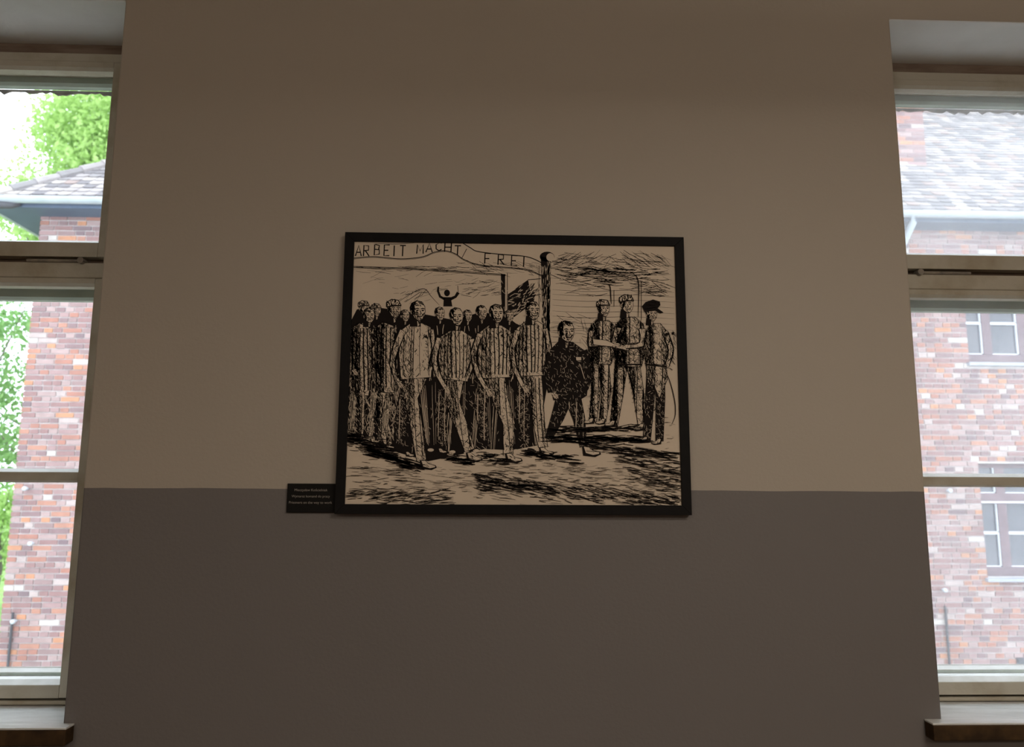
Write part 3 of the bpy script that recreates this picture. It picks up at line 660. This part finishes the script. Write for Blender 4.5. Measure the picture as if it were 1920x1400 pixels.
    garment([(966, 622), (984, 608), (1006, 608), (1022, 618), (1026, 660), (1022, 710), (964, 712), (960, 668)], 9, 2.0, dense=0.9)
    sleeve([(968, 626), (958, 664), (964, 700), (978, 730)], [11, 11, 9, 8], 3, 1.4, 0.72); hand(979, 730, 1.0, 1.0)
    sleeve([(1020, 622), (1028, 664), (1020, 704)], [9, 9, 7], 2, 1.4, 0.77)
    head(996, 588, 14, 0.3, tone=0.8); shoe(1020, 852, 1.0)
    # short man in the dark jacket, stepping out in front
    garment(limb([(1056, 752), (1044, 786), (1026, 828)], [30, 24, 12]), 0, base=INK, dense=0.9)
    garment(limb([(1072, 750), (1084, 792), (1092, 842)], [30, 22, 13]), 3, 1.2, base=INK, dense=1.4)
    garment([(1030, 662), (1046, 646), (1072, 648), (1094, 664), (1104, 700), (1098, 748), (1078, 760), (1036, 756), (1024, 710)], 0, base=INK, dense=0.8)
    garment(limb([(1092, 664), (1106, 700), (1096, 734), (1082, 750)], [14, 14, 11, 8]), 0, base=INK, dense=0.8)
    garment(limb([(1032, 668), (1022, 706), (1030, 742)], [14, 13, 9]), 0, base=INK, dense=0.9); hand(1034, 742, 0.9, 0.95)
    layer(); poly([(1078, 676), (1088, 676), (1088, 682), (1079, 682)], PAP); stroke([(1086, 690), (1094, 716)], 1.2, PAP)
    head(1059, 628, 16, 0.35, tone=1.3); shoe(1104, 852, 1.25)
    # three men in uniform
    garment(limb([(1116, 684), (1116, 740), (1110, 796)], [20, 17, 13]), 2, 1.8, dense=2.4); garment(limb([(1130, 684), (1136, 740), (1128, 796)], [20, 17, 13]), 2, 1.8, dense=2.2)
    garment([(1104, 622), (1118, 606), (1140, 606), (1154, 620), (1152, 668), (1144, 690), (1106, 688), (1100, 650)], 3, 1.8, dense=3.0)
    sleeve([(1108, 626), (1106, 652), (1140, 650)], [12, 11, 8], 0, 1.4, 0.55); head(1130, 584, 12, 0.3, True, tone=0.5)
    garment(limb([(1164, 688), (1158, 744), (1150, 802)], [23, 19, 14]), 2, 2.2, dense=3.2); garment(limb([(1186, 688), (1196, 740), (1204, 806)], [25, 20, 16]), 3, 2.0, dense=2.4)
    garment([(1154, 616), (1166, 600), (1190, 600), (1206, 614), (1210, 660), (1202, 694), (1154, 694), (1148, 650)], 3, 2.2, dense=3.4)
    sleeve([(1158, 620), (1150, 654), (1178, 660)], [13, 12, 8], 0, 1.4, 0.99); sleeve([(1204, 622), (1202, 652), (1172, 656)], [13, 11, 8], 0, 1.4, 0.44)
    layer(); poly([(1110, 642), (1136, 644), (1150, 651), (1146, 656), (1112, 652)], PAP); stroke([(1110, 642), (1136, 644), (1150, 651)], 1.2); stroke([(1112, 653), (1146, 657)], 1.4); hand(1150, 652, 0.1, 0.7); hand(1172, 656, 3.0, 0.7)
    layer(); stroke([(1154, 690), (1202, 690)], 3.0); head(1174, 576, 13, 0.1, True, tone=0.5)
    for x, y in ((1104, 796), (1126, 797)): shoe(x, y, 0.7, -1)
    shoe(1144, 801, 0.75, -1); shoe(1198, 808, 0.85, -1)
    garment(limb([(1222, 696), (1218, 752), (1212, 830)], [18, 17, 14]), 0, base=INK, dense=1.0); garment(limb([(1236, 696), (1238, 752), (1236, 832)], [20, 17, 14]), 0, base=INK, dense=1.6)
    garment([(1212, 628), (1222, 612), (1238, 612), (1250, 628), (1252, 668), (1246, 700), (1212, 700), (1206, 660)], 2, 1.6, dense=1.9)
    garment([(1212, 690), (1248, 690), (1252, 716), (1236, 752), (1226, 730), (1212, 716)], 2, 1.6, dense=1.6)
    sleeve([(1246, 628), (1258, 662), (1250, 694)], [11, 10, 8], 2, 1.4, 0.77); layer(); stroke([(1210, 690), (1250, 694)], 3.2)
    head(1221, 594, 11, 0.3, tone=0.6)
    layer(); poly([(1208, 590), (1203, 579), (1210, 571), (1224, 566), (1237, 570), (1238, 577), (1233, 583), (1244, 591), (1238, 593), (1228, 588)], INK); stroke([(1208, 585), (1220, 583), (1231, 581)], 1.2, PAP); hatch(1207, 1232, 570, 579, 12, 7, -0.2, 0.8, PAP)
    stroke(curve([(1246, 700), (1256, 722), (1265, 758), (1266, 784), (1260, 800)]), 1.8); stroke([(1238, 758), (1226, 776)], 1.4)
    shoe(1206, 830, 0.7, -1); shoe(1232, 834, 0.7, -1)
    hatch(1244, 1266, 630, 700, 45, 14, 0.9, 0.8); poly(ell(1250, 633, 3, 3.5, 8), INK); poly(ell(1262, 631, 2.5, 3, 8), INK)
    stroke(curve([(1134, 536), (1142, 540), (1144, 560), (1145, 575)]), 2.2); stroke([(1150, 548), (1150, 580)], 0.9)
    stroke(curve([(1184, 514), (1194, 524), (1197, 545), (1196, 600)]), 2.0); stroke([(1202, 530), (1202, 605)], 0.9)

    # --- ground: long shadows and scribbled earth
    layer()
    def band(x0, y0, x1, y1, h, n, ln, w, ang=0.03):
        for _ in range(int(n * 1.25)):
            t = rd.random(); x = x0 + (x1 - x0) * t; y = y0 + (y1 - y0) * t + rd.gauss(0, h)
            L = ln * rd.uniform(0.3, 1.0); k = ang + rd.gauss(0, 0.10); w_ = w * 0.72
            stroke([(x - L / 2, y - L / 2 * k), (x, y + rd.uniform(-1, 1)), (x + L / 2, y + L / 2 * k)], w_ * rd.uniform(0.5, 1.5))
    band(652, 822, 740, 858, 8, 120, 30, 1.8, 0.12); band(690, 850, 790, 880, 5, 80, 34, 2.2, 0.22); band(830, 862, 880, 868, 4, 36, 26, 2.0); band(900, 858, 950, 868, 4, 40, 24, 2.0)
    band(980, 852, 1080, 866, 4, 60, 30, 2.0, 0.1); band(1030, 812, 1200, 808, 3, 70, 40, 1.8); band(1030, 826, 1210, 830, 4, 110, 44, 2.0); band(1090, 836, 1270, 862, 5, 120, 40, 1.4, 0.1)
    band(660, 905, 1270, 915, 18, 330, 26, 0.8, 0.05); band(890, 905, 1010, 915, 9, 170, 28, 1.4, 0.15); band(655, 928, 850, 936, 8, 130, 24, 1.4, -0.1); band(1010, 920, 1275, 938, 8, 190, 26, 1.5, 0.2)
    band(1160, 862, 1275, 890, 7, 90, 30, 1.4, 0.15); band(660, 880, 780, 892, 6, 40, 26, 0.8); band(1180, 890, 1275, 915, 9, 70, 26, 1.3, 0.12); band(900, 880, 1180, 886, 8, 80, 28, 0.7)
    band(1110, 640, 1100, 780, 8, 20, 14, 0.6); band(1180, 730, 1262, 820, 16, 40, 12, 0.8)
    o = mb.build('ink_drawing', [MT['ink'], MT['paper']], pic)
    o['label'] = 'black ink strokes of marching figures under a lettered gate'
drawing()


# ------------------------------------------------------------------ caption plate
def caption():
    x0, x1, z0, z1 = -0.595, -0.4485, EYE - 0.0605, EYE + 0.0255
    r = tag(empty('caption_plate', (x0, WY0, z0)), 'small black caption plate with three lines of pale text beside the picture', 'sign')
    MB().box(x0, x1, WY0 - 0.010, WY0 - 0.0005, z0, z1).build('plate', MT['plate'], r, bevel=0.0015)
    for k, (txt, wd, zc) in enumerate((('Mieczysław Kościelniak', 0.098, 0.006), ('Wymarsz komand do pracy', 0.114, -0.0125), ('Prisoners on the way to work', 0.128, -0.031))):
        cu = bpy.data.curves.new('caption_text', 'FONT'); cu.body = txt; cu.align_x = 'CENTER'; cu.align_y = 'CENTER'; cu.size = 0.010
        t = bpy.data.objects.new('caption_tmp', cu); COL.objects.link(t)
        dg = bpy.context.evaluated_depsgraph_get(); me = bpy.data.meshes.new_from_object(t.evaluated_get(dg))
        bpy.data.objects.remove(t)
        xs = [v.co.x for v in me.vertices]; sc = wd / (max(xs) - min(xs)); mid = (max(xs) + min(xs)) / 2
        cx = (x0 + x1) / 2 - 0.002
        for v in me.vertices: v.co = (cx + (v.co.x - mid) * sc, WY0 - 0.0105, EYE + zc + v.co.y * sc)
        me.materials.clear(); me.materials.append(MT['letter'])
        o = bpy.data.objects.new('caption_line', me); COL.objects.link(o); attach(o, r)
caption()

# ------------------------------------------------------------------ outside: ground, brick building, trees
GZ = EYE - 3.8
tag(MB().box(-90, 90, 2.9, 150, GZ - 0.3, GZ).build('ground', MT['grass']), 'green grass outside between and behind the buildings', 'ground', kind='structure')
tag(MB().box(-40, 40, 3.4, 10.2, GZ, GZ + 0.02).build('street', MT['paving']), 'pale gravel street between the two buildings', 'street', kind='structure')

def seen(x, y, z, m=12):
    """does the photograph show this point through one of the two windows"""
    u, v = project(x, y, z)
    if not (-m < u < 1920 + m and 165 < v < 1262): return False
    return (u < 238 - 0.086 * v + m) or (u > 1668 + 0.0686 * (v - 33) - m)

BX0, BX1, BY, BZ1 = -6.44, 17.0, 11.0, EYE + 3.926
bld = tag(empty('brick_building', (5.0, BY, GZ)), 'two-storey red brick building with grey tiled roof seen through the windows', 'building')
COLS = [7.03 + 2.93 * k for k in range(-4, 4)]
WW = 1.26
ROWS = ((EYE - 1.13, EYE + 0.45), (EYE + 1.92, EYE + 3.50))
holes = [(x, x + WW, z0, z1) for x in COLS for z0, z1 in ROWS if x + WW < BX1 - 0.4]

def facade():
    mb = MB()
    zs = sorted({GZ, BZ1, *[z for r in ROWS for z in r]})
    xs = [BX0 + 0.012]
    for x in COLS:
        if x + WW < BX1 - 0.4: xs += [x, x + WW]
    xs.append(BX1)
    y = BY + 0.010
    for k in range(len(zs) - 1):
        for i in range(len(xs) - 1):
            cx, cz = (xs[i] + xs[i + 1]) / 2, (zs[k] + zs[k + 1]) / 2
            if any(a < cx < b and c < cz < d for a, b, c, d in holes):
                x0, x1, z0, z1 = xs[i], xs[i + 1], zs[k], zs[k + 1]
                vs = [(x0, y, z0), (x1, y, z0), (x1, y, z1), (x0, y, z1), (x0, y + 0.2, z0), (x1, y + 0.2, z0), (x1, y + 0.2, z1), (x0, y + 0.2, z1)]
                mb.add(vs, [(0, 1, 5, 4), (1, 2, 6, 5), (2, 3, 7, 6), (3, 0, 4, 7), (4, 5, 6, 7)])
            else:
                mb.add([(xs[i], y, zs[k]), (xs[i + 1], y, zs[k]), (xs[i + 1], y, zs[k + 1]), (xs[i], y, zs[k + 1])], [(0, 1, 2, 3)])
    x0, x1, y1 = BX0 + 0.012, BX1, BY + 11.0
    mb.add([(x0, y, GZ), (x1, y, GZ), (x1, y1, GZ), (x0, y1, GZ), (x0, y, BZ1), (x1, y, BZ1), (x1, y1, BZ1), (x0, y1, BZ1)],
           [(1, 2, 6, 5), (2, 3, 7, 6), (3, 0, 4, 7), (4, 5, 6, 7)])
    return mb.build('facade_wall', MT['mortar'], bld)
fac = facade()

UB = [(0, 0, 0), (1, 0, 0), (1, 1, 0), (0, 1, 0), (0, 0, 1), (1, 0, 1), (1, 1, 1), (0, 1, 1)]
UF = [(0, 3, 2, 1), (4, 5, 6, 7), (0, 1, 5, 4), (1, 2, 6, 5), (3, 0, 4, 7)]
unit = bpy.data.meshes.new('brick'); unit.from_pydata(UB, [], UF); unit.materials.append(BRICK)
def bricks():
    rb = random.Random(31); CH, J, LS, LH = 0.075, 0.015, 0.262, 0.131
    boxes = []
    n = int((BZ1 - GZ) / CH)
    for k in range(n):
        z = GZ + k * CH
        segs = [(BX0, BX1)]
        for a, b, c, d in holes:
            if c - 0.075 < z + CH / 2 < d:
                segs = [q for s in segs for q in ((s[0], min(s[1], a)), (max(s[0], b), s[1])) if q[1] - q[0] > 0.03] if any(s[0] < b and s[1] > a for s in segs) else segs
        for s0, s1 in segs:
            x = s0; i = 0
            stretch = (k % 2 == 0)
            if not stretch: x += 0.0
            first = True
            while x < s1 - 0.02:
                L = LS if stretch else LH
                if rb.random() < (0.48 if stretch else 0.12): L = LS if L == LH else LH
                if first and stretch: L = LS * 0.75 if k % 4 == 0 else LS * 0.5
                first = False
                L *= 1 + rb.uniform(-0.05, 0.05)
                e = min(x + L, s1)
                if s1 - e < 0.05: e = s1
                boxes.append((x + J * 0.5 * (x > s0), e - J * 0.5 * (e < s1), BY - rb.uniform(0, 0.006), z + J / 2 + rb.uniform(-0.002, 0.002), CH - J))
                x = e
    vis = [b for b in boxes if seen((b[0] + b[1]) / 2, BY, b[3] + 0.03)]
    inside = [b for b in vis if seen((b[0] + b[1]) / 2, BY, b[3] + 0.03, -6) and not (458 < project((b[0] + b[1]) / 2, BY, b[3])[1] < 575)]
    inside.sort(key=lambda b: -(b[1] - b[0]) / ((b[0] + b[1]) ** 2 / 4 + BY ** 2 + (b[3] - EYE) ** 2) ** 0.5)
    single = set(id(b) for b in inside[:300])
    mb = MB()
    for b in boxes:
        x0, x1, y, z, h = b
        if id(b) in single:
            o = bpy.data.objects.new('brick', unit); o.location = (x0, y, z); o.scale = (x1 - x0, 0.05, h); COL.objects.link(o); o.parent = fac
        else:
            mb.add([(x0 + p[0] * (x1 - x0), y + p[1] * 0.05, z + p[2] * h) for p in UB], UF)
    o = mb.build('brickwork', BRICK, fac); tag(o, kind='stuff')
    # the side wall round the corner
    mb = MB()
    for k in range(n):
        z = GZ + k * CH; y = BY + 0.006; i = 0
        while y < BY + 10.9:
            L = LS if k % 2 else LH
            mb.add([(BX0 + p[0] * 0.05, y + J / 2 + p[1] * (L - J), z + J / 2 + p[2] * (CH - J)) for p in UB], [(0, 3, 2, 1), (4, 5, 6, 7), (0, 1, 5, 4), (2, 3, 7, 6), (3, 0, 4, 7)]); y += L
    o = mb.build('side_brickwork', BRICK, fac); tag(o, kind='stuff')
bricks()

def building_window(x, z0, z1):
    y = BY + 0.10
    mb = MB()
    mb.box(x + 0.002, x + 0.045, y, y + 0.08, z0 + 0.002, z1 - 0.002); mb.box(x + WW - 0.045, x + WW - 0.002, y, y + 0.08, z0 + 0.002, z1 - 0.002)
    mb.box(x + 0.045, x + WW - 0.045, y, y + 0.08, z1 - 0.06, z1 - 0.002); mb.box(x + 0.045, x + WW - 0.045, y, y + 0.08, z0 + 0.002, z0 + 0.13)
    tz0, tz1 = z0 + 1.01, z0 + 1.16
    for (a, b) in ((0.29, 0.42), (0.83, 0.96)):
        mb.box(x + a, x + b, y - 0.012, y + 0.08, z0 + 0.13, z1 - 0.06)
    mb.box(x + 0.045, x + WW - 0.045, y - 0.015, y + 0.08, tz0, tz1)
    f = mb.build('window', MT['bwin'], bld)
    xs = ((0.045, 0.29), (0.42, 0.83), (0.96, WW - 0.045)); rows = ((z0 + 0.13, z0 + 0.58), (z0 + 0.605, tz0), (tz1, z1 - 0.06))
    bd = MB()
    for (a, b) in xs:
        for (c, d) in rows:
            MB().box(x + a, x + b, y + 0.035, y + 0.05, c, d).build('pane', MT['bglass'], f)
            bd.box(x + b - 0.020, x + b, y + 0.005, y + 0.034, c, d); bd.box(x + a, x + b, y + 0.005, y + 0.034, c, c + 0.015)
        bd.box(x + a, x + b, y + 0.0, y + 0.05, z0 + 0.58, z0 + 0.605)
    bd.box(x + 0.045, x + WW - 0.045, y - 0.03, y, tz0 + 0.01, tz0 + 0.035)
    bd.build('glazing_beads', MT['bwinlight'], f)
    MB().prism_x(x - 0.04, x + WW + 0.04, [(BY - 0.07, z0 - 0.062), (y + 0.02, z0 - 0.062), (y + 0.02, z0 + 0.004), (BY - 0.07, z0 - 0.016)]).build('window_ledge', MT['bsill'], bld)
for (x, _, z0, z1) in holes: building_window(x, z0, z1)

# roof
TH = math.radians(42); TT = math.tan(TH); EX0, EX1, EYF, EZ, HD = -6.98, 17.5, 10.60, EYE + 4.005, 6.0
mb = MB()
mb.add([(EX0, EYF, EZ), (EX1, EYF, EZ), (EX1, EYF + 2 * HD, EZ), (EX0, EYF + 2 * HD, EZ), (EX0 + HD, EYF + HD, EZ + HD * TT), (EX1 - HD, EYF + HD, EZ + HD * TT)],
       [(0, 1, 5, 4), (1, 2, 5), (2, 3, 4, 5), (3, 0, 4), (3, 2, 1, 0)])
roof = mb.build('roof', TILE, bld)
MB().box(EX0 + 0.03, EX1 - 0.03, EYF + 0.03, EYF + 2 * HD - 0.03, EZ - 0.10, EZ - 0.001).build('eave_boards', MT['eave'], bld)

def tiles():
    rt_ = random.Random(5); TW, EXP, TL, TK = 0.18, 0.15, 0.21, 0.016
    ca, sa = math.cos(TH), math.sin(TH)
    # template: u along eave, v up the slope, w off the roof; rounded lower end
    T = [(0.004, TL, 0), (0.004, 0.03, 0), (0.05, 0.004, 0), (0.13, 0.004, 0), (0.176, 0.03, 0), (0.176, TL, 0)]
    tv = [(u, v, 0.012 + 0.020 * (1 - v / TL) - TK) for u, v, _ in T] + [(u, v, 0.012 + 0.020 * (1 - v / TL)) for u, v, _ in T]
    tf = [(6, 7, 8, 9, 10, 11), (0, 1, 7, 6), (1, 2, 8, 7), (2, 3, 9, 8), (3, 4, 10, 9), (4, 5, 11, 10)]
    def place(u, v, w): return (u, v * ca - w * sa, v * sa + w * ca)
    tm = bpy.data.meshes.new('roof_tile'); tm.from_pydata([place(*p) for p in tv], [], tf); tm.materials.append(TILE)
    pl = [place(*p) for p in tv]
    items = []
    for r in range(int(HD / ca / EXP)):
        v = r * EXP - 0.02; s = max(0.0, v * ca)
        x = EX0 + s + (0.09 if r % 2 else 0.0)
        while x < EX1 - s - TW:
            items.append((x + rt_.uniform(-0.004, 0.004), EYF + v * ca - rt_.uniform(0, 0.004), EZ + v * sa + rt_.uniform(-0.002, 0.004))); x += TW
    cand = [p for p in items if seen(p[0] + 0.09, p[1] + 0.07, p[2] + 0.06, -3) and project(p[0] + 0.09, p[1], p[2])[1] > 205]
    cand.sort(key=lambda p: p[0] ** 2 + p[1] ** 2 + (p[2] - EYE) ** 2)
    single = set(id(p) for p in cand[:300])
    mb = MB()
    for p in items:
        if id(p) in single:
            o = bpy.data.objects.new('roof_tile', tm); o.location = p; COL.objects.link(o); o.parent = roof
        else:
            mb.add([(p[0] + q[0], p[1] + q[1], p[2] + q[2]) for q in pl], tf)
    tag(mb.build('roof_tiling', TILE, roof), kind='stuff')
    for a, b in (((EX0, EYF, EZ), (EX0 + HD, EYF + HD, EZ + HD * TT)), ((EX1, EYF, EZ), (EX1 - HD, EYF + HD, EZ + HD * TT)), ((EX0 + HD, EYF + HD, EZ + HD * TT), (EX1 - HD, EYF + HD, EZ + HD * TT))):
        a, b = Vector(a), Vector(b); m_ = MB(); n = int((b - a).length / 0.34)
        for i in range(n):
            p, q = a.lerp(b, i / n), a.lerp(b, (i + 1.12) / n)
            m_.tube([p + Vector((0, 0, 0.03)), q + Vector((0, 0, 0.02))], [0.085, 0.07], 8)
        m_.build('ridge_tiles', TILE, roof)
tiles()

# half-round gutters, downpipe, eave corner
def gutter(p, q, out):
    p, q, out = Vector(p), Vector(q), Vector(out); mb = MB(); n = 9; vs = []
    for e in (p, q):
        for rr_, rev in ((0.080, 0), (0.070, 1)):
            ang = [math.pi * k / (n - 1) for k in range(n)]
            for a in (ang[::-1] if rev else ang): vs.append(e + out * (math.cos(a) * rr_) - Vector((0, 0, 1)) * (math.sin(a) * rr_))
    m_ = 2 * n
    fs = [(i, (i + 1) % m_, m_ + (i + 1) % m_, m_ + i) for i in range(m_)] + [tuple(range(m_)), tuple(range(m_, 2 * m_))[::-1]]
    mb.add(vs, fs); return mb.build('gutter', MT['zinc'], bld)
gutter((EX0 - 0.06, EYF - 0.06, EZ + 0.01), (EX1 + 0.06, EYF - 0.06, EZ + 0.01), (0, -1, 0))
gutter((EX0 - 0.06, EYF - 0.06, EZ + 0.005), (EX0 - 0.06, EYF + 2 * HD, EZ + 0.005), (-1, 0, 0))
MB().tube([(6.09, EYF - 0.06, EZ - 0.05), (6.09, EYF - 0.06, EZ - 0.14), (5.98, BY - 0.10, EZ - 0.62), (5.97, BY - 0.08, EZ - 0.75), (5.97, BY - 0.08, GZ)], 0.05, 10).build('downpipe', MT['zinc'], bld, smooth=True)
MB().tube([(-6.86, EYF - 0.06, EZ - 0.06), (-6.74, EYF - 0.05, EZ - 0.10), (-6.60, EYF - 0.03, EZ - 0.09), (-6.50, EYF, EZ - 0.07)], [0.03, 0.06, 0.055, 0.02], 8).build('gutter_outlet', MT['darkpipe'], bld, smooth=True)

def chimney():
    x0, x1, y0, y1, z0, z1 = 6.70, 7.36, 12.2, 12.75, EZ + 1.0, EYE + 6.62
    core = MB().box(x0 + 0.008, x1 - 0.008, y0 + 0.008, y1 - 0.008, z0, z1 - 0.02).build('chimney', MT['mortar'], bld)
    mb = MB(); z = z0; k = 0
    while z < z1 - 0.07:
        g = 0.02 if z > z1 - 0.24 else 0.0
        nx = 3 if k % 2 else 2
        for i in range(nx):
            a, b = x0 - g + (x1 - x0 + 2 * g) * i / nx, x0 - g + (x1 - x0 + 2 * g) * (i + 1) / nx
            mb.box(a + 0.005, b - 0.005, y0 - g, y0 + 0.1, z + 0.005, z + 0.07); mb.box(a + 0.005, b - 0.005, y1 - 0.1, y1 + g, z + 0.005, z + 0.07)
        mb.box(x0 - g, x0 + 0.1, y0 + 0.105, y1 - 0.105, z + 0.005, z + 0.07); mb.box(x1 - 0.1, x1 + g, y0 + 0.105, y1 - 0.105, z + 0.005, z + 0.07)
        z += 0.075; k += 1
    tag(mb.build('brickwork', BRICK, core), kind='stuff')
    MB().box(x0 - 0.05, x1 + 0.05, y0 - 0.05, y1 + 0.05, z - 0.0, z + 0.06).build('chimney_cap', MT['mortar'], core)
chimney()

def conductor(x, ztop, blobs):
    MB().tube([(x, BY - 0.03, ztop), (x, BY - 0.03, GZ)], 0.016, 6).build('conduit', MT['darkpipe'], bld)
    for bx, bz in blobs:
        c = MB(); n = 8
        c.tube([(bx, BY + 0.01, bz), (bx, BY - 0.05, bz), (bx, BY - 0.06, bz), (bx, BY - 0.10, bz), (bx, BY - 0.11, bz)], [0.012, 0.012, 0.030, 0.030, 0.018], 10)
        c.build('insulator', MT['porcelain'], bld)
conductor(6.375, EYE - 1.52, ((6.36, EYE - 1.30), (6.54, EYE + 0.06)))
conductor(-6.27, EYE - 1.60, ((-6.245, EYE + 0.03), (-6.23, EYE - 1.71), (-6.10, EYE - 0.70)))
MB().box(7.33, 7.44, BY - 0.05, BY + 0.02, EYE - 2.42, EYE - 2.21).build('wall_vent', MT['darkpipe'], bld, bevel=0.01)

# trees beyond the corner of the building
def leaves(name, blobs, n, size, material, parent, seed):
    rg = np.random.default_rng(seed)
    wts = np.array([b[3] * b[4] * b[5] for b in blobs]); pick = rg.choice(len(blobs), n, p=wts / wts.sum())
    B = np.array(blobs)[pick]
    d = rg.normal(size=(n, 3)); d /= np.linalg.norm(d, axis=1)[:, None]
    rad = rg.random(n) ** 0.45
    # leaves gather in small sprays
    sp = rg.integers(0, max(1, n // 14), n); off = rg.normal(size=(n // 14 + 1, 3)) * 0.0
    c = B[:, :3] + d * rad[:, None] * B[:, 3:6]
    base = rg.integers(0, n, n // 14 + 1); c = c[base][sp % len(base)] + rg.normal(size=(n, 3)) * size * 2.4
    a = rg.normal(size=(n, 3)); a /= np.linalg.norm(a, axis=1)[:, None]
    b = np.cross(a, rg.normal(size=(n, 3))); b /= np.linalg.norm(b, axis=1)[:, None]
    nn = np.cross(a, b); s = size * rg.uniform(0.7, 1.3, n)[:, None]
    V = np.stack([c - a * s, c + b * s * 0.55 + nn * s * 0.15, c + a * s, c - b * s * 0.55 + nn * s * 0.15], 1).reshape(-1, 3)
    F = np.arange(4 * n).reshape(-1, 4)
    me = bpy.data.meshes.new(name); me.from_pydata(V.tolist(), [], F.tolist()); me.materials.append(material)
    o = bpy.data.objects.new(name, me); COL.objects.link(o); attach(o, parent); return tag(o, kind='stuff')

def tree(label, base, height, r0, blobs, n, size, material, seed, cat='tree', name='leafy_tree', group='trees beyond the brick building'):
    rr_ = random.Random(seed)
    t = tag(empty(name, base), label, cat, group)
    top = Vector((base[0] + rr_.uniform(-0.3, 0.3), base[1], base[2] + height))
    b = Vector(base); mid = b.lerp(top, 0.5) + Vector((0.15, 0, 0))
    MB().tube([b, b.lerp(mid, 0.5), mid, mid.lerp(top, 0.6), top], [r0, r0 * 0.85, r0 * 0.65, r0 * 0.4, r0 * 0.12], 9).build('trunk', MT['bark'], t, smooth=True)
    for bl in blobs:
        for q in range(5):
            s = b.lerp(top, rr_.uniform(0.3, 0.9)); e = Vector(bl[:3]) + Vector((rr_.uniform(-.7, .7) * bl[3], rr_.uniform(-.7, .7) * bl[4], rr_.uniform(-.6, .8) * bl[5]))
            m_ = s.lerp(e, 0.5) + Vector((0, 0, 0.25))
            MB().tube([s, m_, e], [r0 * 0.22, r0 * 0.14, 0.012], 5).build('branch', MT['bark'], t, smooth=True)
    leaves('foliage', blobs, n, size, material, t, seed)
    return t
tree('tall fresh green tree rising above the hipped roof corner', (-12.2, 25.0, GZ), 15.0, 0.28,
     [(-11.8, 25, EYE + 12.4, 3.0, 2.2, 2.6), (-11.2, 24.5, EYE + 9.8, 2.6, 2.2, 2.2), (-13.6, 25, EYE + 8.6, 1.5, 1.5, 1.4), (-9.4, 25, EYE + 11.2, 2.4, 2, 2.8), (-12.7, 25.3, EYE + 6.4, 1.1, 1.2, 1.4), (-13.5, 25, EYE + 11.4, 1.7, 1.5, 1.7), (-15.3, 25, EYE + 9.3, 1.5, 1.3, 1.2), (-14.3, 25, EYE + 7.7, 0.9, 0.9, 0.9)], 40000, 0.10, MT['leaf_a'], 3)
tree('thin light green tree with white sky between its branches left of the brick wall', (-14.0, 21.0, GZ), 8.5, 0.20,
     [(-12.9, 21, EYE + 4.6, 1.1, 1.2, 1.0), (-13.0, 21, EYE + 3.0, 0.9, 1.0, 0.8), (-12.6, 21, EYE + 1.0, 0.9, 1.0, 1.0), (-13.6, 21, EYE + 2.0, 1.2, 1.1, 2.2)], 3600, 0.085, MT['leaf_b'], 8)
tree('low bright green bush on the grass left of the brick wall', (-15.8, 26.5, GZ), 2.6, 0.08,
     [(-15.6, 26.5, EYE - 0.5, 1.2, 0.9, 0.9), (-16.3, 26.6, EYE - 2.2, 1.1, 0.9, 1.0)], 3000, 0.09, MT['leaf_a'], 11, cat='bush', name='green_bush', group=None)
